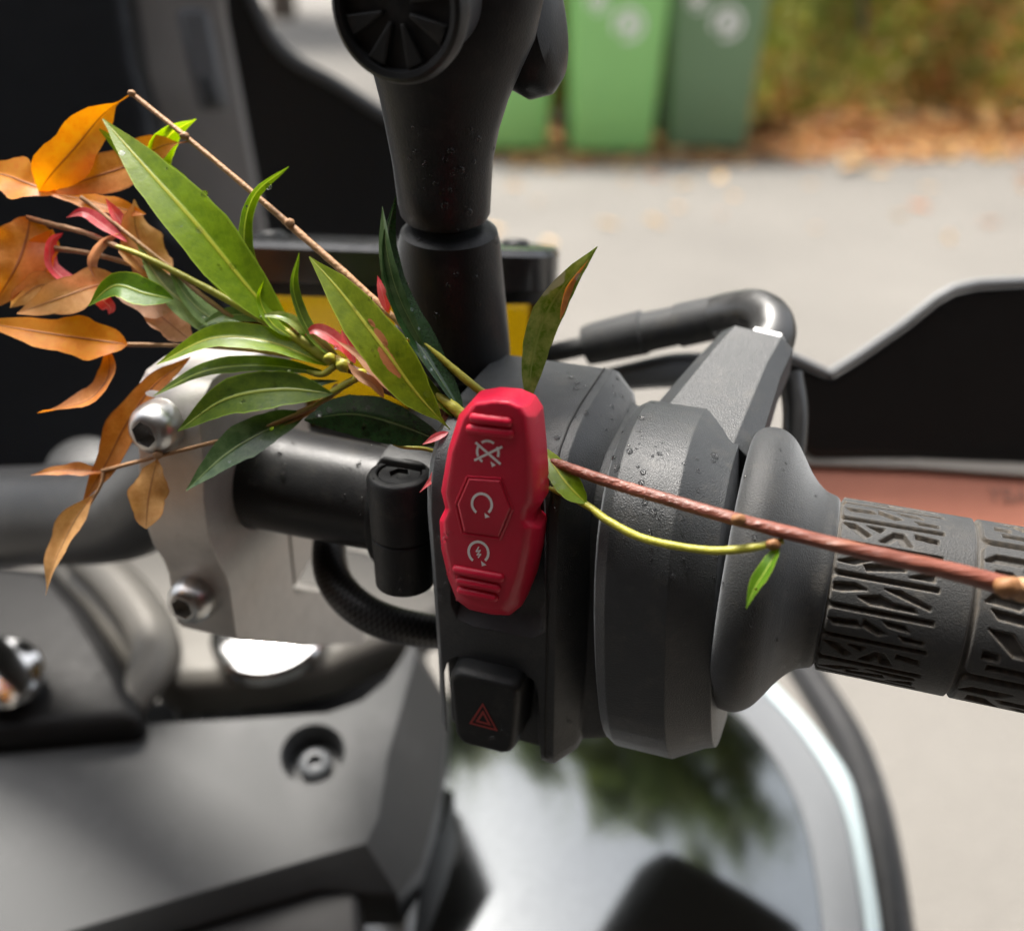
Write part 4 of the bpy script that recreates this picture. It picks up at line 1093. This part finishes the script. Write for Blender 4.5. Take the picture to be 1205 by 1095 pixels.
stem('stem', [(520, 492, 199), (560, 512, 198), (610, 528, 194.5), (655, 545, 186.5), (720, 568, 180), (800, 592, 174.5), (870, 612, 170.5), (1000, 645, 166), (1120, 672, 164), (1196, 692, 163.5), (1290, 715, 163)], [11, 12, 13, 13, 14, 15, 15, 17, 20, 23, 23], M['twig_red'], 16, 110, .07)
bud(869, 611, 168.6, 7); bud(1186, 690, 161.5, 13); bud(1205, 692, 162.5, 15, M['twig_tan']); bud(910, 640, 168.5, 7)
stem('branch', [(560, 520, 199), (610, 560, 197), (648, 574, 188.5), (690, 594, 183.5), (715, 612, 180.5), (760, 634, 176.5), (830, 647, 172), (880, 645, 170), (922, 636, 169)], [6, 7, 8, 9, 10, 9, 9, 10, 7], M['twig_yellow'], 12, 60)
stem('branch', [(545, 500, 199), (500, 478, 200), (465, 462, 202), (430, 442, 203), (400, 428, 204)], [10, 13, 13, 12, 11], M['twig_dark'], 12, 30, .2)
stem('branch', [(412, 432, 203), (385, 420, 204), (340, 392, 205), (290, 365, 206), (230, 332, 208), (170, 302, 210), (135, 289, 211)], [16, 15, 11, 10, 8, 7, 6], M['twig_yellow'], 12, 50, .15)
stem('branch', [(138, 290, 211), (100, 274, 212), (60, 264, 213), (32, 256, 214)], [7, 6, 7, 6], M['twig_tan'], 10, 24, .25)
stem('branch', [(575, 468, 201), (550, 448, 200), (515, 418, 200), (492, 400, 200)], [10, 10, 8, 8], M['twig_yellow'], 12, 24)
stem('branch', [(494, 402, 200), (455, 366, 201), (400, 316, 203), (345, 268, 205), (280, 212, 207), (220, 162, 209), (170, 122, 211), (152, 108, 211.5)], [8, 8, 9, 9, 7, 6, 6, 5], M['twig_tan'], 12, 60, .15)
bud(341, 263, 204.5, 5.5, M['twig_tan'], st=(1.1, 1.1, 1)); bud(217, 160, 208.5, 4.5, M['twig_tan']); bud(155, 110, 211, 3.6, M['twig_tan'])
stem('branch', [(548, 492, 198), (532, 478, 198), (510, 462, 199), (490, 440, 200)], [15, 13, 9, 6], M['twig_yellow'], 12, 20, .2)
stem('branch', [(275, 375, 207), (235, 345, 208), (200, 315, 210), (150, 275, 211), (110, 243, 212), (95, 232, 212)], [6, 6, 6, 5, 6, 5], M['twig_tan'], 10, 40, .2)
stem('branch', [(230, 335, 211), (165, 314, 212), (110, 299, 213), (65, 292, 213.5)], [6, 6, 6, 7], M['twig_tan'], 10, 30, .2)
stem('branch', [(385, 428, 206), (320, 415, 208), (250, 408, 210), (190, 406, 212), (140, 405, 213)], [6, 5, 5, 5, 6], M['twig_tan'], 10, 30)
stem('branch', [(400, 455, 205), (370, 478, 205), (300, 507, 207), (240, 523, 209), (185, 537, 210), (120, 554, 212)], [12, 6, 5, 5, 5, 5], M['twig_tan'], 10, 40, .15)
stem('branch', [(122, 555, 212), (118, 572, 212), (104, 595, 213)], [5, 4, 4], M['twig_tan'], 8, 16)
stem('branch', [(420, 445, 203), (402, 455, 204), (385, 465, 205)], [9, 9, 8], M['twig_yellow'], 10, 14, .2)
stem('branch', [(395, 430, 203), (380, 440, 204), (362, 437, 205)], [9, 8, 6], M['twig_yellow'], 10, 14, .2)
stem('branch', [(420, 470, 201), (460, 520, 199), (500, 528, 199), (525, 535, 199)], [3, 4, 5, 5], M['twig_yellow'], 8, 20)
for x, y, r in ((404, 430, 7), (424, 440, 6.5), (388, 421, 6), (186, 535, 5)):
    bud(x, y, 202.5 if x > 300 else 209, r, M['twig_yellow'] if x > 300 else M['twig_tan'], 'node')

def leaf(pts, wpx, mat, roll=0, fold=.22, twist=0, curl=0, prof=(.78, 1.05), name='leaf', n=22, wav=.03, petiole=.0):
    """blade swept along a spine (base to tip); wpx is its widest breadth in photograph pixels"""
    S = crom([P(*p) for p in pts], n)
    m = 4
    V = []; uvs = []
    ph = random.uniform(0, 6)
    for i, p in enumerate(S):
        u = i / (n - 1)
        T = (S[min(i + 1, n - 1)] - S[max(i - 1, 0)]).normalized()
        vd = (p - CAM).normalized()
        side = T.cross(vd)
        if side.length < .05: side = T.cross(CU)
        side.normalize(); nor = side.cross(T).normalized()
        if nor.dot(vd) > 0: nor = -nor
        a = R(roll + twist * u)
        sd_ = side * math.cos(a) + nor * math.sin(a); nr = nor * math.cos(a) - side * math.sin(a)
        ub = max(0, (u - petiole) / (1 - petiole))
        sh = max(.03, math.sin(math.pi * min(1, ub) ** prof[0])) ** prof[1] if 0 < ub < 1 else .03
        hw = wpx / 2 * depth(p) / FPX * sh / max(.35, math.cos(R(roll)))
        for j in range(-m, m + 1):
            t = j / m
            e = 1 + abs(t) * (.022 * math.sin(u * 37 + ph * 3 + t) + .016 * math.sin(u * 61 - ph + 2 * t)) + wav * math.sin(u * 17 + ph + (2 if t > 0 else 0)) * abs(t)
            V.append(p + sd_ * (t * hw * e) + nr * (hw * (fold * abs(t) + curl * t * t)) + nr * (hw * wav * 1.2 * math.sin(u * 11 + ph) * t))
            uvs.append((u, t * .5 + .5))
    w_ = 2 * m + 1
    Fc = [(i * w_ + j, i * w_ + j + 1, (i + 1) * w_ + j + 1, (i + 1) * w_ + j) for i in range(n - 1) for j in range(w_ - 1)]
    me = bpy.data.meshes.new(name); me.from_pydata([tuple(p) for p in V], [], Fc)
    ul = me.uv_layers.new(name='UVMap')
    for lp_ in me.loops: ul.data[lp_.index].uv = uvs[lp_.vertex_index]
    return link(name, me, LM[mat], twig, 180)
# green leaves
leaf([(352, 402, 206), (300, 347, 204), (235, 268, 203), (172, 198, 205), (121, 140, 208)], 63, 'green', 6, .16, prof=(.86, 1.0), petiole=.06)
leaf([(345, 400, 208), (270, 310, 208), (190, 215, 209), (117, 152, 211)], 62, 'green', -20, .1, prof=(.8, 1.0))
leaf([(188, 225, 212), (186, 185, 212), (200, 158, 211), (231, 140, 210)], 30, 'green', 25, .2)
leaf([(318, 378, 207), (296, 330, 206), (287, 275, 205), (300, 228, 204), (340, 196, 203)], 17, 'olive', 35, .3, prof=(.7, .7))
leaf([(400, 425, 203), (365, 392, 203), (345, 340, 202), (352, 297, 201)], 14, 'olive', 45, .35, prof=(.7, .8))
leaf([(534, 510, 196), (490, 462, 195), (448, 405, 194), (402, 345, 195), (364, 302, 197)], 55, 'greenspot', 0, .12, prof=(.82, 1.0), petiole=.08)
leaf([(545, 488, 199), (505, 425, 199), (468, 360, 199), (454, 290, 199), (466, 230, 199)], 30, 'dark', 45, .5, prof=(.75, .9))
leaf([(500, 410, 198.5), (470, 350, 198), (456, 300, 197.5), (450, 243, 197.5)], 22, 'wet', -30, .4, prof=(.75, .9))
leaf([(621, 474, 198), (628, 415, 197), (645, 365, 196), (672, 325, 195), (703, 290, 194)], 36, 'mott', 20, .25, prof=(.8, .95))
leaf([(659, 376, 195), (664, 350, 194.6), (672, 332, 194.3), (692, 306, 194)], 9, 'rust', 60, .3)
leaf([(690, 592, 183), (668, 570, 184), (650, 545, 186), (634, 520, 189)], 30, 'green', 10, .2, prof=(.7, 1))
leaf([(204, 352, 208), (170, 345, 207), (135, 336, 207), (104, 360, 207)], 34, 'bright', 20, .25, prof=(.8, 1))
leaf([(300, 405, 210), (250, 378, 210), (195, 338, 210), (160, 284, 211)], 38, 'pale', 20, .25, prof=(.7, 1.0))
leaf([(300, 400, 209), (265, 385, 209), (225, 355, 209), (195, 310, 210)], 26, 'pale', 35, .2)
leaf([(385, 430, 204), (320, 403, 204), (250, 398, 204), (184, 429, 205)], 30, 'green', 35, .3, prof=(.85, .9))
leaf([(388, 440, 205), (310, 430, 205), (240, 437, 206), (180, 466, 207)], 19, 'olive', 45, .3, prof=(.85, .9))
leaf([(392, 463, 204), (330, 458, 203), (265, 470, 203), (209, 507, 204)], 46, 'olive', 15, .15, prof=(.9, .95))
leaf([(362, 485, 206), (310, 508, 206), (265, 535, 206), (219, 577, 207)], 42, 'wet', 25, .2, prof=(.85, .95))
leaf([(358, 494, 203), (415, 487, 200), (470, 500, 198), (530, 524, 197)], 52, 'dark', 18, .2, prof=(.95, .85))
leaf([(918, 640, 169), (903, 668, 168), (888, 692, 168.5), (878, 716, 169)], 17, 'bright', 30, .4)
leaf([(330, 385, 206), (300, 372, 207), (262, 372, 207), (232, 386, 208)], 18, 'pale', 30, .3)
leaf([(345, 398, 204), (320, 380, 204), (306, 352, 204), (310, 330, 204)], 14, 'green', 35, .3)
leaf([(372, 410, 203.5), (352, 385, 203), (330, 372, 203), (300, 372, 204)], 13, 'mott', 30, .4)
leaf([(452, 468, 201), (440, 452, 200.5), (420, 440, 200.5), (408, 425, 201)], 13, 'dusk', 20, .3, name='dry_leaf')
leaf([(398, 448, 204), (360, 452, 205), (310, 448, 206), (270, 452, 207)], 10, 'wet', 30, .3)
leaf([(540, 495, 198.5), (515, 470, 198), (492, 440, 198), (478, 415, 198.5)], 13, 'olive', 40, .4)
leaf([(385, 470, 205), (350, 490, 206), (318, 500, 207), (290, 520, 208)], 12, 'dusk', 30, .3, name='dry_leaf')
# pink shoots
leaf([(524, 512, 196), (522, 540, 195), (510, 562, 195), (494, 579, 196)], 11, 'pink', 30, .3)
leaf([(528, 508, 195.5), (512, 515, 195), (497, 523, 195)], 9, 'pink', 20, .3)
leaf([(456, 368, 199), (450, 345, 198), (444, 324, 198)], 13, 'pink', 20, .3); leaf([(458, 370, 199), (454, 350, 199), (452, 322, 199)], 9, 'orange', 10, .3)
leaf([(412, 420, 203), (395, 400, 203), (372, 388, 203), (358, 395, 203)], 17, 'pink', 20, .4)
leaf([(418, 428, 202), (410, 405, 202), (402, 388, 202)], 15, 'pink', -20, .4)
stem('branch', [(352, 392, 204), (330, 370, 205), (312, 352, 206)], [6, 4, 4], M['node'], 8, 14)
leaf([(150, 285, 211), (118, 262, 211), (98, 250, 211), (78, 256, 211)], 15, 'pink', 25, .3); leaf([(150, 275, 212), (138, 255, 212), (124, 233, 212)], 15, 'pink', 20, .3)
leaf([(150, 332, 212.5), (95, 335, 213), (62, 315, 213), (60, 285, 213), (74, 274, 213)], 15, 'pink', 30, .3, prof=(.9, .7)); leaf([(112, 328, 211), (108, 305, 211), (122, 285, 211), (140, 275, 211)], 12, 'dusk', 30, .3, prof=(.8, .7))
leaf([(110, 338, 212), (120, 352, 212), (130, 362, 212), (128, 370, 212)], 18, 'pink', 10, .3)
# dry leaves
dl = dict(name='dry_leaf', wav=.11)
leaf([(152, 112, 211.5), (122, 134, 211), (90, 172, 210), (60, 206, 210), (46, 226, 211)], 54, 'orange', 5, .15, prof=(1.05, .9), petiole=.12, **dl)
leaf([(66, 228, 211), (30, 215, 212), (0, 205, 214), (-40, 205, 216)], 46, 'orange', 20, .25, **dl)
leaf([(221, 167, 209), (190, 172, 210), (150, 195, 211), (100, 212, 212), (62, 226, 213)], 46, 'rust', 20, .15, prof=(1.0, .95), petiole=.1, **dl)
leaf([(172, 252, 213), (130, 243, 213), (90, 233, 213), (50, 226, 213)], 22, 'orange', 30, .2, **dl)
leaf([(36, 254, 214), (30, 285, 213), (16, 320, 212), (-10, 362, 212)], 62, 'rust', 10, .18, prof=(.8, .75), **dl)
leaf([(62, 270, 214), (52, 295, 214), (40, 325, 214), (22, 352, 214)], 34, 'orange', 25, .2, **dl)
leaf([(150, 330, 211), (110, 337, 211), (65, 353, 210), (20, 369, 210)], 44, 'tan', 18, .15, prof=(.9, .95), **dl)
leaf([(75, 345, 213), (50, 335, 213), (25, 350, 213), (12, 362, 213)], 30, 'tan', 10, .2, **dl)
leaf([(150, 405, 212), (110, 400, 211), (55, 392, 211), (-30, 378, 212)], 46, 'orange', 12, .18, prof=(.8, .85), **dl)
leaf([(126, 407, 212), (128, 440, 212), (108, 468, 211), (75, 480, 211), (44, 486, 212)], 30, 'rust', 20, .35, twist=70, prof=(1.0, .8), **dl)
leaf([(224, 420, 212), (180, 455, 212), (148, 500, 212), (125, 545, 212), (98, 590, 213)], 36, 'rust', 15, .2, prof=(1.0, .9), **dl)
leaf([(122, 556, 212), (95, 553, 212), (66, 554, 212), (36, 559, 212)], 15, 'rust', 30, .3, **dl)
leaf([(185, 540, 209.5), (180, 560, 209), (174, 590, 209), (172, 622, 209)], 42, 'tan', 10, .12, prof=(1.35, .7), **dl)
leaf([(112, 580, 212.5), (92, 606, 212), (74, 640, 212), (62, 668, 212), (54, 700, 213)], 34, 'tan', 20, .4, twist=50, prof=(.9, 1.3), **dl)
leaf([(200, 340, 213), (175, 305, 213), (160, 270, 213), (158, 235, 213)], 50, 'tan', 15, .15, **dl)
leaf([(160, 350, 213), (170, 310, 214), (155, 280, 214), (150, 250, 214)], 34, 'dusk', 15, .15, **dl)
leaf([(226, 402, 212), (205, 385, 213), (180, 365, 213), (150, 345, 214)], 36, 'dusk', 20, .15, **dl)
leaf([(205, 330, 212), (190, 355, 212), (160, 350, 213), (130, 345, 213)], 36, 'dusk', 25, .15, **dl)
leaf([(478, 470, 199.5), (450, 445, 200), (425, 420, 200.5), (395, 400, 201)], 16, 'dusk', 20, .3, **dl)

# ------------------------------------------------------------------ rain drops left on the black plastic
bpy.context.view_layer.update()
dg = bpy.context.evaluated_depsgraph_get()
boxes = [((470, 150, 590, 250), 26, 1.0), ((455, 270, 590, 410), 10, .8), ((640, 440, 790, 640), 34, .9), ((730, 520, 860, 680), 26, .9), ((505, 620, 540, 720), 10, 1.0), ((500, 850, 660, 890), 10, .8),
         ((400, 500, 440, 620), 14, 1.0), ((640, 560, 700, 880), 16, .7), ((850, 520, 960, 780), 12, .8), ((440, 660, 505, 695), 8, .8), ((130, 180, 320, 380), 26, .9), ((390, 340, 520, 490), 20, .9), ((370, 475, 520, 520), 22, 1.0), ((220, 490, 350, 570), 18, 1.0), ((210, 395, 380, 500), 16, .8), ((620, 310, 690, 460), 16, .9), ((545, 468, 625, 480), 6, .7)]
prt = []
ok_names = ('switch_housing', 'throttle_housing', 'mirror_arm', 'mirror_base', 'handlebar', 'lever_clamp', 'grip_collar', 'hazard_button', 'cable_outlet', 'leaf', 'engine_switch')
for (x0, y0_, x1, y1_), cnt, sc_ in boxes:
    for _ in range(int(cnt * 1.7)):
        x, y = random.uniform(x0, x1), random.uniform(min(y0_, y1_), max(y0_, y1_))
        r_ = ray(x, y).normalized()
        okh, loc, nor, idx, ob, mw = sc.ray_cast(dg, CAM + r_ * .05, r_)
        if not okh or not ob.name.startswith(ok_names): continue
        rad = sc_ * random.choice((.00025, .00032, .00045, .0007)) * random.uniform(.8, 1.3)
        u = nor.orthogonal().normalized(); w = nor.cross(u)
        rings = [[loc + nor * (rad * .75 * math.sin(t) - rad * .05) + (u * math.cos(a) + w * math.sin(a) * random.uniform(.95, 1.05)) * (rad * math.cos(t)) for a in [2 * math.pi * k / 10 for k in range(10)]] for t in (0, .45, .9, 1.35)]
        prt.append(loft(rings))
if prt:
    v, f = joined(prt)
    dr = mk('rain_drops', v, f, M['water'], bike, 60, fix=False); dr['kind'] = 'stuff'
